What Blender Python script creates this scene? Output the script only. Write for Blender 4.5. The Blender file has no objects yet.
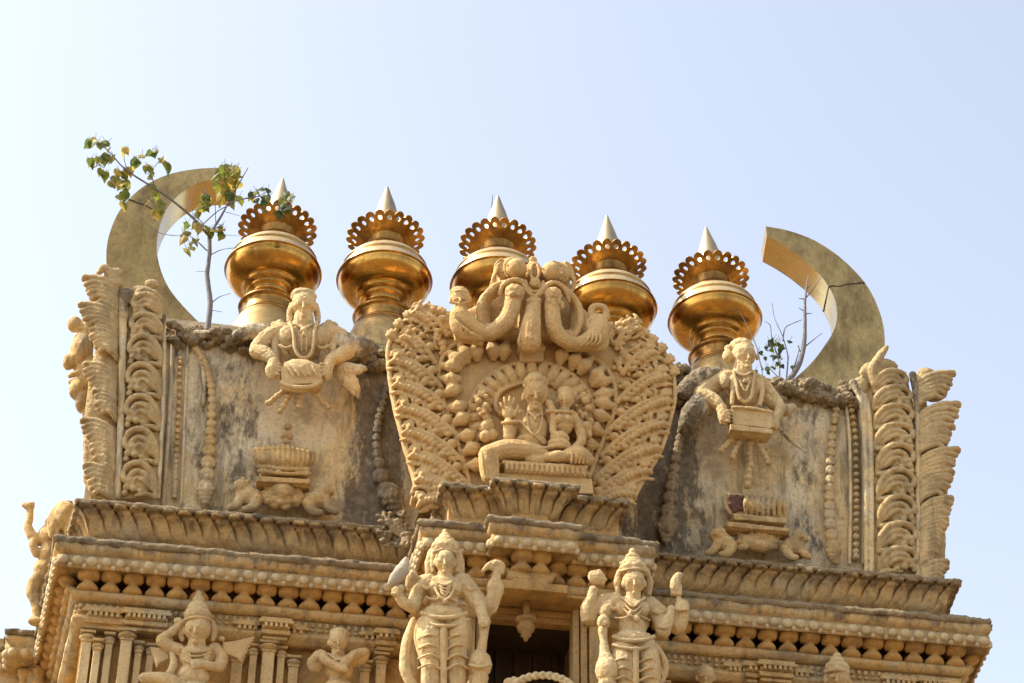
import bpy, bmesh, math, random
from mathutils import Vector, Matrix, noise as mnoise
SC = bpy.context.scene
COL = SC.collection
R = math.radians
random.seed(7)

# ------------------------------------------------------------------ camera
FOC, TH, PS, RO = 2200.0, R(34), R(9.2), R(0.8)
FW = Vector((math.sin(PS)*math.cos(TH), math.cos(PS)*math.cos(TH), math.sin(TH)))
_r = Vector((math.cos(PS), -math.sin(PS), 0)); _u = _r.cross(FW)
RT = _r*math.cos(RO) + _u*math.sin(RO)
UP = -_r*math.sin(RO) + _u*math.cos(RO)
CAM = Vector((0, 0, 1.6 + 25*math.sin(TH))) - 25*FW
cam = bpy.data.objects.new('camera', bpy.data.cameras.new('camera'))
COL.objects.link(cam)
cam.matrix_world = Matrix(((RT.x, UP.x, -FW.x, CAM.x), (RT.y, UP.y, -FW.y, CAM.y), (RT.z, UP.z, -FW.z, CAM.z), (0, 0, 0, 1)))
cam.data.sensor_width = 36; cam.data.lens = 36*FOC/1024
cam.data.clip_start = 0.1; cam.data.clip_end = 20000
SC.camera = cam

def U(px, py, Y=0.0):
    """world point of the plane y = Y that the survey photograph shows at (px, py)"""
    d = FW*FOC + RT*(px-512) - UP*(py-341.5)
    return CAM + d*((Y-CAM.y)/d.y)
def mpp(p):
    return (p-CAM).dot(FW)/FOC

# ------------------------------------------------------------------ objects
def tag(o, label=None, cat=None, group=None, kind=None):
    if label: o['label'] = label
    if cat: o['category'] = cat
    if group: o['group'] = group
    if kind: o['kind'] = kind
    return o
def thing(name, label, cat, loc=(0, 0, 0), group=None):
    o = bpy.data.objects.new(name, None); COL.objects.link(o)
    o.location = loc; o.empty_display_size = .2
    return tag(o, label, cat, group)
def link(name, me, mat, parent=None, smooth=True):
    me.name = name
    o = bpy.data.objects.new(name, me); COL.objects.link(o)
    me.materials.clear(); me.materials.append(mat)
    if smooth:
        me.polygons.foreach_set('use_smooth', [True]*len(me.polygons))
    if parent:
        o.parent = parent
        o.matrix_parent_inverse = Matrix.Translation(parent.location).inverted()
    return o
_tex = {}
def clouds(scale, depth=3):
    k = (scale, depth)
    if k not in _tex:
        t = bpy.data.textures.new('clouds', 'CLOUDS'); t.noise_scale = scale; t.noise_depth = depth
        _tex[k] = t
    return _tex[k]
def bake(bm, voxel=None, smooth=0, noise=(), sub=0, solid=0, bevel=0):
    """bmesh -> mesh through modifiers"""
    me = bpy.data.meshes.new('m'); bm.to_mesh(me); bm.free()
    if not (voxel or smooth or noise or sub or solid or bevel): return me
    o = bpy.data.objects.new('tmp', me); COL.objects.link(o)
    if solid:
        m = o.modifiers.new('s', 'SOLIDIFY'); m.thickness = solid; m.offset = 0
    if bevel:
        m = o.modifiers.new('b', 'BEVEL'); m.width = bevel; m.segments = 2; m.limit_method = 'ANGLE'; m.angle_limit = R(35)
    if voxel:
        m = o.modifiers.new('r', 'REMESH'); m.mode = 'VOXEL'; m.voxel_size = voxel; m.use_smooth_shade = True
    if sub:
        m = o.modifiers.new('u', 'SUBSURF'); m.levels = sub; m.subdivision_type = 'SIMPLE' if sub < 0 else 'CATMULL_CLARK'
    if smooth:
        m = o.modifiers.new('m', 'SMOOTH'); m.iterations = smooth; m.factor = .5
    for (amp, sc) in noise:
        m = o.modifiers.new('d', 'DISPLACE'); m.texture = clouds(sc); m.texture_coords = 'GLOBAL'; m.strength = amp; m.mid_level = .5
    dg = bpy.context.evaluated_depsgraph_get()
    me2 = bpy.data.meshes.new_from_object(o.evaluated_get(dg), depsgraph=dg)
    bpy.data.objects.remove(o); bpy.data.meshes.remove(me)
    return me2

# ------------------------------------------------------------------ primitives
def add_ball(bm, c, r, rot=None, sub=2):
    if not hasattr(r, '__len__'): r = (r, r, r)
    M = Matrix.Translation(c) @ (rot.to_4x4() if rot else Matrix()) @ Matrix.Diagonal((*r, 1))
    bmesh.ops.create_icosphere(bm, subdivisions=sub, radius=1, matrix=M)
def add_box(bm, lo, hi, rot=None):
    lo = Vector(lo); hi = Vector(hi); c = (lo+hi)/2; s = hi-lo
    M = Matrix.Translation(c) @ (rot.to_4x4() if rot else Matrix()) @ Matrix.Diagonal((*s, 1))
    bmesh.ops.create_cube(bm, size=1, matrix=M)
def smoothpath(pts, rad, n=4):
    """Catmull-Rom through points"""
    P = [Vector(p) for p in pts]
    if len(P) < 3: return P, list(rad)
    out, ro = [], []
    for i in range(len(P)-1):
        a, b, c, d = P[max(i-1, 0)], P[i], P[i+1], P[min(i+2, len(P)-1)]
        for k in range(n):
            t = k/n
            out.append(.5*((2*b)+(c-a)*t+(2*a-5*b+4*c-d)*t*t+(3*b-a-3*c+d)*t**3))
            ro.append(rad[i]*(1-t)+rad[i+1]*t)
    out.append(P[-1]); ro.append(rad[-1])
    return out, ro
def add_tube(bm, pts, rad, seg=10, flat=None, curve=True, n=4):
    if not hasattr(rad, '__len__'): rad = [rad]*len(pts)
    P, r = smoothpath(pts, rad, n) if curve else ([Vector(p) for p in pts], list(rad))
    # rounded ends
    T0 = (P[1]-P[0]).normalized(); T1 = (P[-1]-P[-2]).normalized()
    P = [P[0]-T0*r[0]*.8, P[0]-T0*r[0]*.45] + P + [P[-1]+T1*r[-1]*.45, P[-1]+T1*r[-1]*.8]
    r = [r[0]*.45, r[0]*.85] + r + [r[-1]*.85, r[-1]*.45]
    T0 = (P[1]-P[0]).normalized()
    nrm = T0.orthogonal().normalized()
    rings = []
    for i, p in enumerate(P):
        t = (P[min(i+1, len(P)-1)]-P[max(i-1, 0)]).normalized()
        nrm = (nrm - t*nrm.dot(t)).normalized(); b = t.cross(nrm)
        ring = []
        for k in range(seg):
            a = 2*math.pi*k/seg
            v = (nrm*math.cos(a)+b*math.sin(a))*r[i]
            if flat: v.y *= flat
            ring.append(bm.verts.new(p+v))
        rings.append(ring)
    for a, b in zip(rings, rings[1:]):
        for k in range(seg):
            bm.faces.new((a[k], a[(k+1) % seg], b[(k+1) % seg], b[k]))
    bm.faces.new(rings[0][::-1]); bm.faces.new(rings[-1])
def add_lathe(bm, prof, c, seg=48, axis=None, ang=0):
    """prof [(r, z)]; closed on the axis when r == 0"""
    c = Vector(c); rings = []
    M = (axis.to_4x4() if axis else Matrix())
    for (r, z) in prof:
        if r < 1e-6: rings.append([bm.verts.new(c + M @ Vector((0, 0, z)))])
        else: rings.append([bm.verts.new(c + M @ Vector((r*math.cos(ang+2*math.pi*k/seg), r*math.sin(ang+2*math.pi*k/seg), z))) for k in range(seg)])
    for a, b in zip(rings, rings[1:]):
        for k in range(seg):
            q = [a[k % len(a)], a[(k+1) % len(a)], b[(k+1) % len(b)], b[k % len(b)]]
            q = list(dict.fromkeys(q))
            if len(q) > 2: bm.faces.new(q)
    if len(rings[0]) > 1: bm.faces.new(rings[0])
    if len(rings[-1]) > 1: bm.faces.new(rings[-1][::-1])
    return bm
def add_prism(bm, front, back):
    """two matching loops of points, capped"""
    n = len(front)
    a = [bm.verts.new(p) for p in front]; b = [bm.verts.new(p) for p in back]
    f = bm.faces.new(a); g = bm.faces.new(b[::-1])
    for i in range(n): bm.faces.new((a[i], b[i], b[(i+1) % n], a[(i+1) % n]))
    bmesh.ops.recalc_face_normals(bm, faces=bm.faces[:])
    return f, g
def resample(pts, step):
    P = [Vector(p) for p in pts]; out = []
    for a, b in zip(P, P[1:]):
        n = max(1, round((b-a).length/step))
        for k in range(n): out.append((a.lerp(b, k/n), k == 0))
    out.append((P[-1], True))
    return out
def sweep(bm, plan, prof, step=.02, relief=None, close=True, pstep=None):
    """prof [(outward, z)] swept along plan [(x, y)], mitred; outward lies to the right of the walk (walk so that the building is on the left... )"""
    pl = [Vector((p[0], p[1], 0)) for p in plan]
    seg = []
    for a, b in zip(pl, pl[1:]):
        t = (b-a).normalized(); seg.append(Vector((t.y, -t.x, 0)))
    corner = []
    for i in range(len(pl)):
        n0 = seg[max(i-1, 0)]; n1 = seg[min(i, len(seg)-1)]
        m = (n0+n1); m = m/(m.dot(n0)) if m.length > 1e-6 else n0
        corner.append(m)
    if pstep:
        pr = [Vector((p[0], p[1], 0)) for p in prof]; pp = [q for q, _ in resample(pr, pstep)]
        prof2 = [(q.x, q.y) for q in pp]
    else: prof2 = list(prof)
    cols = []; s = 0.0
    L = 0
    for i in range(len(seg)):
        a, b = pl[i], pl[i+1]; ln = (b-a).length
        n = max(1, round(ln/step))
        for k in range(n + (1 if i == len(seg)-1 else 0)):
            t = k/n; base = a.lerp(b, t)
            # the mitre fades in only near the ends: use plain normal inside, mitre on the ends by intersecting
            col = []
            for j, (o, z) in enumerate(prof2):
                e0 = a + corner[i]*o; e1 = b + corner[i+1]*o
                p = e0.lerp(e1, t)
                if relief:
                    dist = min(t, 1-t)*ln
                    dr = relief(L + t*ln, j/(len(prof2)-1), dist)
                    p = p + seg[i]*dr
                col.append(bm.verts.new((p.x, p.y, z)))
            cols.append(col)
        L += ln
    for a, b in zip(cols, cols[1:]):
        for j in range(len(prof2)-1):
            bm.faces.new((a[j], b[j], b[j+1], a[j+1]))
        if close: bm.faces.new((a[-1], b[-1], b[0], a[0]))
    if close:
        bm.faces.new(cols[0][::-1]); bm.faces.new(cols[-1])
    return bm
class Zm:
    """a survey enlargement: points are read from an enlarged crop (origin ox, oy; factor sc) and stand on the plane y = Y, d enlarged pixels before it"""
    def __init__(s, ox, oy, sc, Y):
        s.ox, s.oy, s.sc, s.Y = ox, oy, sc, Y
        s.k = mpp(U(ox+100/sc, oy+100/sc, Y))/sc
        s.bm = bmesh.new()
    def p(s, x, y, d=0): return U(s.ox+x/s.sc, s.oy+y/s.sc, s.Y-d*s.k)
    def b(s, x, y, d, r, ry=None, rd=None, rot=0, sub=2):
        ry = r if ry is None else ry; rd = min(r, ry) if rd is None else rd
        add_ball(s.bm, s.p(x, y, d), (r*s.k, rd*s.k, ry*s.k/.9), Matrix.Rotation(-R(rot), 3, 'Y') if rot else None, sub)
        return s
    def t(s, pts, rad, seg=8, flat=None, n=4):
        P = [s.p(*(q if len(q) == 3 else (q[0], q[1], 0))) for q in pts]
        rad = [x*s.k for x in rad] if hasattr(rad, '__len__') else rad*s.k
        add_tube(s.bm, P, rad, seg, flat, True, n)
        return s
    def c(s, a, ra, b, rb, seg=10):
        P = [s.p(*a), s.p(*b)]
        add_tube(s.bm, P, [ra*s.k, rb*s.k], seg, None, False)
        return s
    def poly(s, pts, d0, d1):
        add_prism(s.bm, [s.p(x, y, d1) for x, y in pts], [s.p(x, y, d1) + Vector((0, (d1-d0)*s.k, 0)) for x, y in pts])
        return s
    def take(s):
        b = s.bm; s.bm = bmesh.new(); return b
def sculpt(name, bm, mat, parent=None, voxel=.010, smooth=3, noise=((.012, .10), (.006, .03))):
    bmesh.ops.recalc_face_normals(bm, faces=bm.faces[:])
    return link(name, bake(bm, voxel=voxel, smooth=smooth, noise=noise), mat, parent)

# ------------------------------------------------------------------ materials
def nd(t, typ, **kw):
    n = t.nodes.new(typ)
    for k, v in kw.items():
        if k in n.inputs: n.inputs[k].default_value = v
        else: setattr(n, k, v)
    return n
def mix(t, fac, a, b, typ='MIX'):
    m = nd(t, 'ShaderNodeMix', data_type='RGBA', blend_type=typ)
    for s, v in ((0, fac), (6, a), (7, b)):
        if hasattr(v, 'links'): t.links.new(v, m.inputs[s])
        else: m.inputs[s].default_value = v if s == 0 else (*v, 1)
    return m.outputs[2]
def noise_tex(t, vec, scale, detail=6, rough=.6, stretch=None, dist=0, off=0):
    if stretch or off:
        mp = nd(t, 'ShaderNodeMapping'); mp.inputs['Scale'].default_value = stretch or (1, 1, 1)
        mp.inputs['Location'].default_value = (off, off*1.3, off*.7)
        t.links.new(vec, mp.inputs['Vector']); vec = mp.outputs[0]
    n = nd(t, 'ShaderNodeTexNoise', Scale=scale, Detail=detail, Roughness=rough, Distortion=dist)
    t.links.new(vec, n.inputs['Vector'])
    return n.outputs['Fac']
def ramp(t, v, lo, hi, a=0., b=1.):
    m = nd(t, 'ShaderNodeMapRange'); m.clamp = True
    t.links.new(v, m.inputs[0])
    for i, x in enumerate((lo, hi, a, b)): m.inputs[i+1].default_value = x
    return m.outputs[0]
def math_(t, op, a, b=0.):
    m = nd(t, 'ShaderNodeMath', operation=op)
    for i, v in enumerate((a, b)):
        if hasattr(v, 'links'): t.links.new(v, m.inputs[i])
        else: m.inputs[i].default_value = v
    return m.outputs[0]
def band(t, x, c, w):
    """soft bump 1 at c, 0 beyond w"""
    return ramp(t, math_(t, 'ABSOLUTE', math_(t, 'SUBTRACT', x, c)), w, w*.25)
TONE = (1.10, 1.02, .76)
def stucco(name, base, alt, stain=(.05, .035, .024), amount=.5, streak=.5, top=.6, bump=.6, masks=(), patch=None):
    m = bpy.data.materials.new(name); m.use_nodes = True; t = m.node_tree
    base = tuple(c*k for c, k in zip(base, TONE)); alt = tuple(c*k for c, k in zip(alt, TONE)); patch = patch and tuple(c*k for c, k in zip(patch, TONE))
    p = t.nodes['Principled BSDF']; p.inputs['Roughness'].default_value = .9; p.inputs['Specular IOR Level'].default_value = .2
    g = nd(t, 'ShaderNodeNewGeometry'); pos = g.outputs['Position']
    sep = nd(t, 'ShaderNodeSeparateXYZ'); t.links.new(pos, sep.inputs[0])
    sn = nd(t, 'ShaderNodeSeparateXYZ'); t.links.new(g.outputs['Normal'], sn.inputs[0])
    big = ramp(t, noise_tex(t, pos, 1.7, 5), .35, .65)
    col = mix(t, big, base, alt)
    # paler rubbed areas, ochre washes
    col = mix(t, ramp(t, noise_tex(t, pos, 5.5, 8, .7, off=5), .52, .72, 0, .45), col, tuple(min(.85, c*1.3+.02) for c in base))
    col = mix(t, ramp(t, noise_tex(t, pos, 3.1, 6, .6, off=11), .55, .7, 0, .5), col, (base[0]*.93, base[1]*.78, base[2]*.55))
    if patch:
        col = mix(t, ramp(t, noise_tex(t, pos, 1.2, 8, .65, off=3), .5, .58, 0, .8), col, patch)
    # rain streaks and lichen
    st = ramp(t, noise_tex(t, pos, 6, 8, .68, stretch=(1, 1, .16), off=2), .51, .62)
    bl = ramp(t, noise_tex(t, pos, 2.4, 10, .74, off=8), .50, .60)
    fine = ramp(t, noise_tex(t, pos, 30, 8, .78, off=1), .53, .60)
    s = math_(t, 'MAXIMUM', math_(t, 'MULTIPLY', st, streak), math_(t, 'MULTIPLY', bl, amount))
    s = math_(t, 'MAXIMUM', s, math_(t, 'MULTIPLY', fine, min(.6, .16+amount*.6)))
    for mk in masks:
        v = mk(t, sep, pos)
        s = math_(t, 'MAXIMUM', s, v)
    # grime and lichen that settle on ledges open to the rain
    up = math_(t, 'MULTIPLY', ramp(t, sn.outputs[2], .25, .8), ramp(t, noise_tex(t, pos, 8, 6, .7, off=4), .3, .55))
    s = math_(t, 'MAXIMUM', s, math_(t, 'MULTIPLY', up, top))
    stc = mix(t, ramp(t, noise_tex(t, pos, 14, 6, .7, off=9), .4, .62), stain, (.17, .14, .105))
    col = mix(t, s, col, stc)
    t.links.new(col, p.inputs['Base Color'])
    b1 = nd(t, 'ShaderNodeBump', Strength=min(1, bump*1.4), Distance=.025); t.links.new(noise_tex(t, pos, 22, 10, .74), b1.inputs['Height'])
    b2 = nd(t, 'ShaderNodeBump', Strength=bump*.8, Distance=.006); t.links.new(noise_tex(t, pos, 120, 4, .6), b2.inputs['Height'])
    t.links.new(b1.outputs[0], b2.inputs['Normal']); t.links.new(b2.outputs[0], p.inputs['Normal'])
    return m
def metal(name, base, dull, rough=(.18, .45), amount=.5, dust_sheen=.0):
    m = bpy.data.materials.new(name); m.use_nodes = True; t = m.node_tree
    p = t.nodes['Principled BSDF']; p.inputs['Metallic'].default_value = 1
    g = nd(t, 'ShaderNodeNewGeometry'); tc = g.outputs['Position']
    n1 = ramp(t, noise_tex(t, tc, 3.0, 9, .74, stretch=(1, 1, .5)), .42, .62)
    n2 = ramp(t, noise_tex(t, tc, 17, 6, .7, off=3), .5, .72)
    s = math_(t, 'MULTIPLY', math_(t, 'MAXIMUM', n1, n2), amount)
    col = mix(t, s, base, dull); ro = ramp(t, s, 0, 1, *rough)
    if dust_sheen:   # upward faces: dusty, with the pale sky's reflection painted into the tone
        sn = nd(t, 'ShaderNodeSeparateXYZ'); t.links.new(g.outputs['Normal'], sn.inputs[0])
        du = math_(t, 'MULTIPLY', ramp(t, sn.outputs[2], -.02, .38), ramp(t, noise_tex(t, tc, 6, 8, .7, stretch=(1, 1, .3), off=6), .25, .6, dust_sheen*.6, dust_sheen))
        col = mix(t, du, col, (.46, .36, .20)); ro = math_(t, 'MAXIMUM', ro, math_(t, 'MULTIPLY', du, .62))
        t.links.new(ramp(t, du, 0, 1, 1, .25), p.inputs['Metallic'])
    t.links.new(col, p.inputs['Base Color']); t.links.new(ro, p.inputs['Roughness'])
    b = nd(t, 'ShaderNodeBump', Strength=.10, Distance=.02); t.links.new(noise_tex(t, tc, 7, 3, .5), b.inputs['Height'])
    t.links.new(b.outputs[0], p.inputs['Normal'])
    return m
def plain(name, col, var=.25, rough=.85, scale=8, trans=0):
    m = bpy.data.materials.new(name); m.use_nodes = True; t = m.node_tree
    p = t.nodes['Principled BSDF']; p.inputs['Roughness'].default_value = rough
    pos = nd(t, 'ShaderNodeNewGeometry').outputs['Position']
    n = ramp(t, noise_tex(t, pos, scale, 6, .65), .3, .7)
    t.links.new(mix(t, n, tuple(c*(1-var) for c in col), tuple(min(1, c*(1+var)) for c in col)), p.inputs['Base Color'])
    if trans:
        p.inputs['Transmission Weight'].default_value = 0
        d = nd(t, 'ShaderNodeBsdfTranslucent'); t.links.new(t.nodes['Mix'].outputs[2] if 'Mix' in t.nodes else n, d.inputs['Color'])
        mx = nd(t, 'ShaderNodeMixShader'); mx.inputs[0].default_value = trans
        o = t.nodes['Material Output']
        t.links.new(p.outputs[0], mx.inputs[1]); t.links.new(d.outputs[0], mx.inputs[2]); t.links.new(mx.outputs[0], o.inputs[0])
    return m

def wing_masks(t, sep, pos):
    """lichen with its own shape over the top third of the wing walls; darker mottled bands beside the central gable"""
    x, z = sep.outputs[0], sep.outputs[2]
    n = noise_tex(t, pos, 5.0, 12, .76, stretch=(1, 1, .38), off=21)
    a = ramp(t, z, 14.7, 15.9, -.12, .20)
    b = math_(t, 'MULTIPLY', band(t, x, -1.42, .50), .26)
    c = math_(t, 'MULTIPLY', band(t, x, 1.85, .75), .24)
    d = math_(t, 'MULTIPLY', band(t, x, -3.1, .75), .13)
    f = math_(t, 'MULTIPLY', band(t, x, 3.5, .6), .10)
    e = math_(t, 'ADD', n, math_(t, 'ADD', math_(t, 'MAXIMUM', a, math_(t, 'MAXIMUM', d, f)), math_(t, 'MAXIMUM', b, c)))
    return ramp(t, e, .57, .69, 0, .86)
def drips(z0, h, k=.8):
    """rain-washed grime that hangs in uneven streaks below the ledge at height z0"""
    def f(t, sep, pos):
        n = noise_tex(t, pos, 4.5, 10, .75, stretch=(1, 1, .22), off=z0)
        e = math_(t, 'ADD', n, ramp(t, sep.outputs[2], z0-h, z0, -.16, .12))
        e = math_(t, 'MULTIPLY', ramp(t, e, .47, .60, 0, k), ramp(t, sep.outputs[2], z0+.03, z0+.01))
        return e
    return f
CREAM = stucco('cream_stucco', (.60, .44, .255), (.54, .38, .20), amount=.50, streak=.50, top=.6, patch=(.50, .43, .335))
MOULD = stucco('moulding_stucco', (.60, .43, .24), (.52, .36, .19), amount=.50, streak=.5, top=.7, masks=(drips(13.10, .34, .72), drips(12.53, .20, .8)), patch=(.50, .42, .32))
GABLE = stucco('gable_stucco', (.63, .455, .265), (.58, .40, .215), amount=.26, streak=.26, top=.5)
WALL = stucco('wing_stucco', (.72, .63, .52), (.64, .56, .47), amount=.45, streak=.60, top=.8, masks=(wing_masks,), patch=(.70, .55, .34))
LEAFY = stucco('leafwork_stucco', (.56, .43, .27), (.48, .375, .24), amount=.42, streak=.45, top=.8)
OCHRE = stucco('ochre_stucco', (.56, .375, .18), (.50, .32, .145), amount=.42, streak=.4, top=.5)
CRUST = stucco('weathered_stucco', (.36, .29, .21), (.24, .19, .14), amount=.7, streak=.6, top=.9, bump=.7)
PEARL = stucco('pale_stucco', (.58, .50, .385), (.52, .42, .29), amount=.20, streak=.2, top=.3)
STATUE = stucco('statue_stucco', (.64, .51, .345), (.60, .45, .28), amount=.32, streak=.32, top=.5)
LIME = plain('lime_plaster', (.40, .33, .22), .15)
DARK = plain('niche_shade', (.055, .032, .016), .4)  # near-black tone paints in the shade of the deep niche
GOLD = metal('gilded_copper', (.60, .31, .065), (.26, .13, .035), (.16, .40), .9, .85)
GOLD2 = metal('tarnished_gilt', (.46, .235, .055), (.10, .055, .025), (.25, .55), .9)
DULL = metal('dull_brass', (.50, .345, .135), (.24, .165, .075), (.40, .62), 1.0)
SPIKE = metal('weathered_brass', (.52, .40, .22), (.30, .24, .15), (.40, .6), .9)
IRON = plain('rusty_iron', (.06, .045, .035), .4)
BARK = plain('sapling_bark', (.17, .15, .14), .3, scale=30)
# ================================================================== the setting: sky, sun, courtyard
SUN_AZ, SUN_EL = R(-84), R(50)           # azimuth from +Y towards +X: from the left, a little behind the gate
sdir = Vector((math.sin(SUN_AZ)*math.cos(SUN_EL), math.cos(SUN_AZ)*math.cos(SUN_EL), math.sin(SUN_EL)))
W = bpy.data.worlds.new('World'); SC.world = W; W.use_nodes = True
bg = W.node_tree.nodes['Background']
sky = W.node_tree.nodes.new('ShaderNodeTexSky'); sky.sky_type = 'NISHITA'; sky.sun_disc = False
sky.sun_elevation = SUN_EL; sky.sun_rotation = SUN_AZ
sky.altitude = 700; sky.air_density = 1.0; sky.dust_density = 4.6; sky.ozone_density = 1.0
hs = W.node_tree.nodes.new('ShaderNodeHueSaturation'); hs.inputs['Saturation'].default_value = .54
W.node_tree.links.new(sky.outputs[0], hs.inputs['Color']); W.node_tree.links.new(hs.outputs[0], bg.inputs[0]); bg.inputs[1].default_value = .15
sl = bpy.data.lights.new('sun', 'SUN'); sl.energy = 3.6; sl.angle = R(.5); sl.color = (1, .93, .82)
so = bpy.data.objects.new('sun', sl); COL.objects.link(so)
so.rotation_euler = sdir.to_track_quat('Z', 'Y').to_euler()
SC.view_settings.view_transform = 'Standard'; SC.view_settings.look = 'None'
SC.view_settings.exposure = 1.25; SC.view_settings.gamma = 1
SC.cycles.max_bounces = 8; SC.cycles.diffuse_bounces = 5

bm = bmesh.new()
bmesh.ops.create_grid(bm, x_segments=60, y_segments=60, size=4000)
GROUND = plain('courtyard_sand', (.15, .10, .05), .15, .95, 1.5)
tag(link('ground', bake(bm), GROUND), 'wide sandy temple courtyard below the gate tower', kind='structure')

# ================================================================== the gate tower
tower = thing('temple_tower', 'cream stucco temple gate tower with carved cornices, wing walls and a dark central niche', 'tower', (.3, 2, 0))
XL, XR = -4.70, 5.30
ZP, ZT = 12.31, 12.50                     # pearl line, top of the main cornice
BX0, BX1, MX0, MX1 = -1.06, 1.34, -.38, .50
YB, YM = -1.04, -1.24
PLAN = [(XL-.32, 3.4), (XL, 0), (BX0, 0), (BX0, YB), (MX0, YB), (MX0, YM), (MX1, YM), (MX1, YB), (BX1, YB), (BX1, 0), (XR, 0), (XR+.44, 3.4)]
def inset(plan, d):
    out = []
    pl = [Vector((x, y, 0)) for x, y in plan]
    sg = []
    for a, b in zip(pl, pl[1:]):
        t = (b-a).normalized(); sg.append(Vector((t.y, -t.x, 0)))
    for i, p in enumerate(pl):
        n0, n1 = sg[max(i-1, 0)], sg[min(i, len(sg)-1)]
        m = n0+n1; m = m/m.dot(n0)
        q = p-m*d; out.append((q.x, q.y))
    return out

# solid bodies
bm = bmesh.new()
add_box(bm, (XL+.4, .75, 0), (XR-.4, 5.6, 12.3))
add_box(bm, (XL+.3, .62, 12.3), (XR-.35, 5.6, 13.12))
link('core', bake(bm), OCHRE, tower, False)
bm = bmesh.new()
add_box(bm, (XL+.33, .46, 7.0), (BX0+.45, .75, 12.2)); add_box(bm, (BX1-.45, .46, 7.0), (XR-.33, .75, 12.2))
link('facade_wall', bake(bm, noise=((.01, .3),)), OCHRE, tower, False)
bm = bmesh.new()
add_box(bm, (XL+.2, .3, 0), (XR-.2, 5.9, 6.6)); add_box(bm, (XL+.1, .2, 6.6), (XR-.1, 6.0, 7.0))
link('base_storey', bake(bm), CREAM, tower, False)

# main cornice
def rough(u, v, d): return .016*mnoise.noise((u*2.1, v*3, .7)) + .008*mnoise.noise((u*9, v*6, 2.2))
bm = bmesh.new()
sweep(bm, PLAN, [(-.44, 12.265), (-.03, 12.265), (-.03, 12.24), (.0, 12.24), (.0, 12.375), (-.035, 12.38), (-.035, 12.395), (.005, 12.41), (.03, 12.45), (.035, 12.50), (-.02, 12.515), (-.44, 12.52)], .06, rough)
cornice = link('cornice', bake(bm, noise=((.012, .12),)), MOULD, tower)
bm = bmesh.new()
sweep(bm, PLAN, [(-.44, 12.515), (-.02, 12.50), (.035, 12.488), (.062, 12.525), (.04, 12.57), (-.02, 12.59), (-.44, 12.62)], .025,
      lambda u, v, d: .030*mnoise.noise((u*5, v*4, 5.1)) + .03*mnoise.noise((u*1.6, 0, 9.1)) + .014*mnoise.noise((u*22, v*9, 5.1)))
link('ledge', bake(bm, noise=((.05, .09), (.022, .03))), CRUST, cornice)
def along(plan, pitch, o=0., phase=.5):
    """points with frames along the outline, o outwards"""
    pl = inset(plan, -o); out = []
    for a, b in zip(pl, pl[1:]):
        a = Vector((*a, 0)); b = Vector((*b, 0)); ln = (b-a).length; t = (b-a)/ln
        n = max(1, round(ln/pitch))
        for k in range(n): out.append((a+t*(ln*(k+phase)/n), t, Vector((t.y, -t.x, 0)), k, n))
    return out
bm = bmesh.new()
for p, t, nn, k, n in along(PLAN, .148, .002):
    j = random.uniform(.86, 1.1)
    M = Matrix.Translation(p+Vector((0, 0, 12.315+random.uniform(-.006, .006)))) @ Matrix((( *t, 0), (*nn, 0), (0, 0, 1, 0), (0, 0, 0, 1))).transposed() @ Matrix.Diagonal((.056*j, .040, .053*j, 1))
    bmesh.ops.create_icosphere(bm, subdivisions=2, radius=1, matrix=M)
for p, t, nn, k, n in along(PLAN, .148, -.004, .0):
    add_ball(bm, p+Vector((0, 0, 12.258)), (.03, .03, .034), sub=1)
link('pearl_band', bake(bm, noise=((.012, .05),)), PEARL, cornice)

# soffit brackets: a lotus vase that leans out from the ledge to the cornice
def bracket_mesh():
    b = bmesh.new()
    prof = [(0, -.01), (.085, 0), (.108, .025), (.108, .06), (.09, .10), (.062, .14), (.045, .17), (.055, .185), (.095, .20), (.112, .23), (.112, .30), (.10, .33), (0, .335)]
    add_lathe(b, prof, (0, 0, 0), 20)
    for v in b.verts:
        v.co.y *= .85; v.co.y -= max(0, v.co.z)*.36; v.co.z *= .575
    bmesh.ops.recalc_face_normals(b, faces=b.faces[:])
    return bake(b)
brm = bracket_mesh(); first = None
for p, t, nn, k, n in along(PLAN, .232, -.25):
    rz = math.atan2(nn.y, nn.x)+math.pi/2
    if first is None: o = first = link('bracket', brm, OCHRE, cornice)
    else: o = first.copy(); COL.objects.link(o)
    o.matrix_parent_inverse = Matrix()
    o.location = p+Vector((0, 0, 12.085)); o.rotation_euler.z = rz
    s = random.uniform(.92, 1.06); o.scale = (s, s, random.uniform(.96, 1.03))
NX0, NX1 = -.34, .55
# ledge under the brackets, back of the soffit, and the friezes below
bm = bmesh.new()
sweep(bm, inset(PLAN, .20), [(-.5, 11.995), (-.04, 11.995), (-.02, 12.02), (0, 12.04), (0, 12.085), (-.5, 12.095)], .05, rough)
FZ = inset(PLAN, .24)
for part_ in (FZ[:4]+[(NX0-.1, YB+.24)], [(NX1+.12, YB+.24)]+FZ[8:]):
  sweep(bm, part_, [(-.2, 11.72), (-.06, 11.72), (-.05, 11.76), (-.01, 11.78), (-.01, 11.82), (-.045, 11.84), (-.045, 11.985), (-.2, 11.985)], .05, rough)
link('string_course', bake(bm), CREAM, tower)
fr = (bmesh.new(), bmesh.new())
for p, t, nn, k, n in along(PLAN, .075, -.283):
    if p.y < -.7 and NX0-.12 < p.x < NX1+.12: continue
    bm = fr[p.x > .1]
    add_ball(bm, p+Vector((0, 0, 11.945)), (.026, .03, .04), sub=1); add_ball(bm, p+Vector((0, 0, 11.885)), (.033, .03, .022), sub=1)
for bm in fr: link('dentil_frieze', bake(bm, noise=((.01, .05),)), CREAM, tower)

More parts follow.
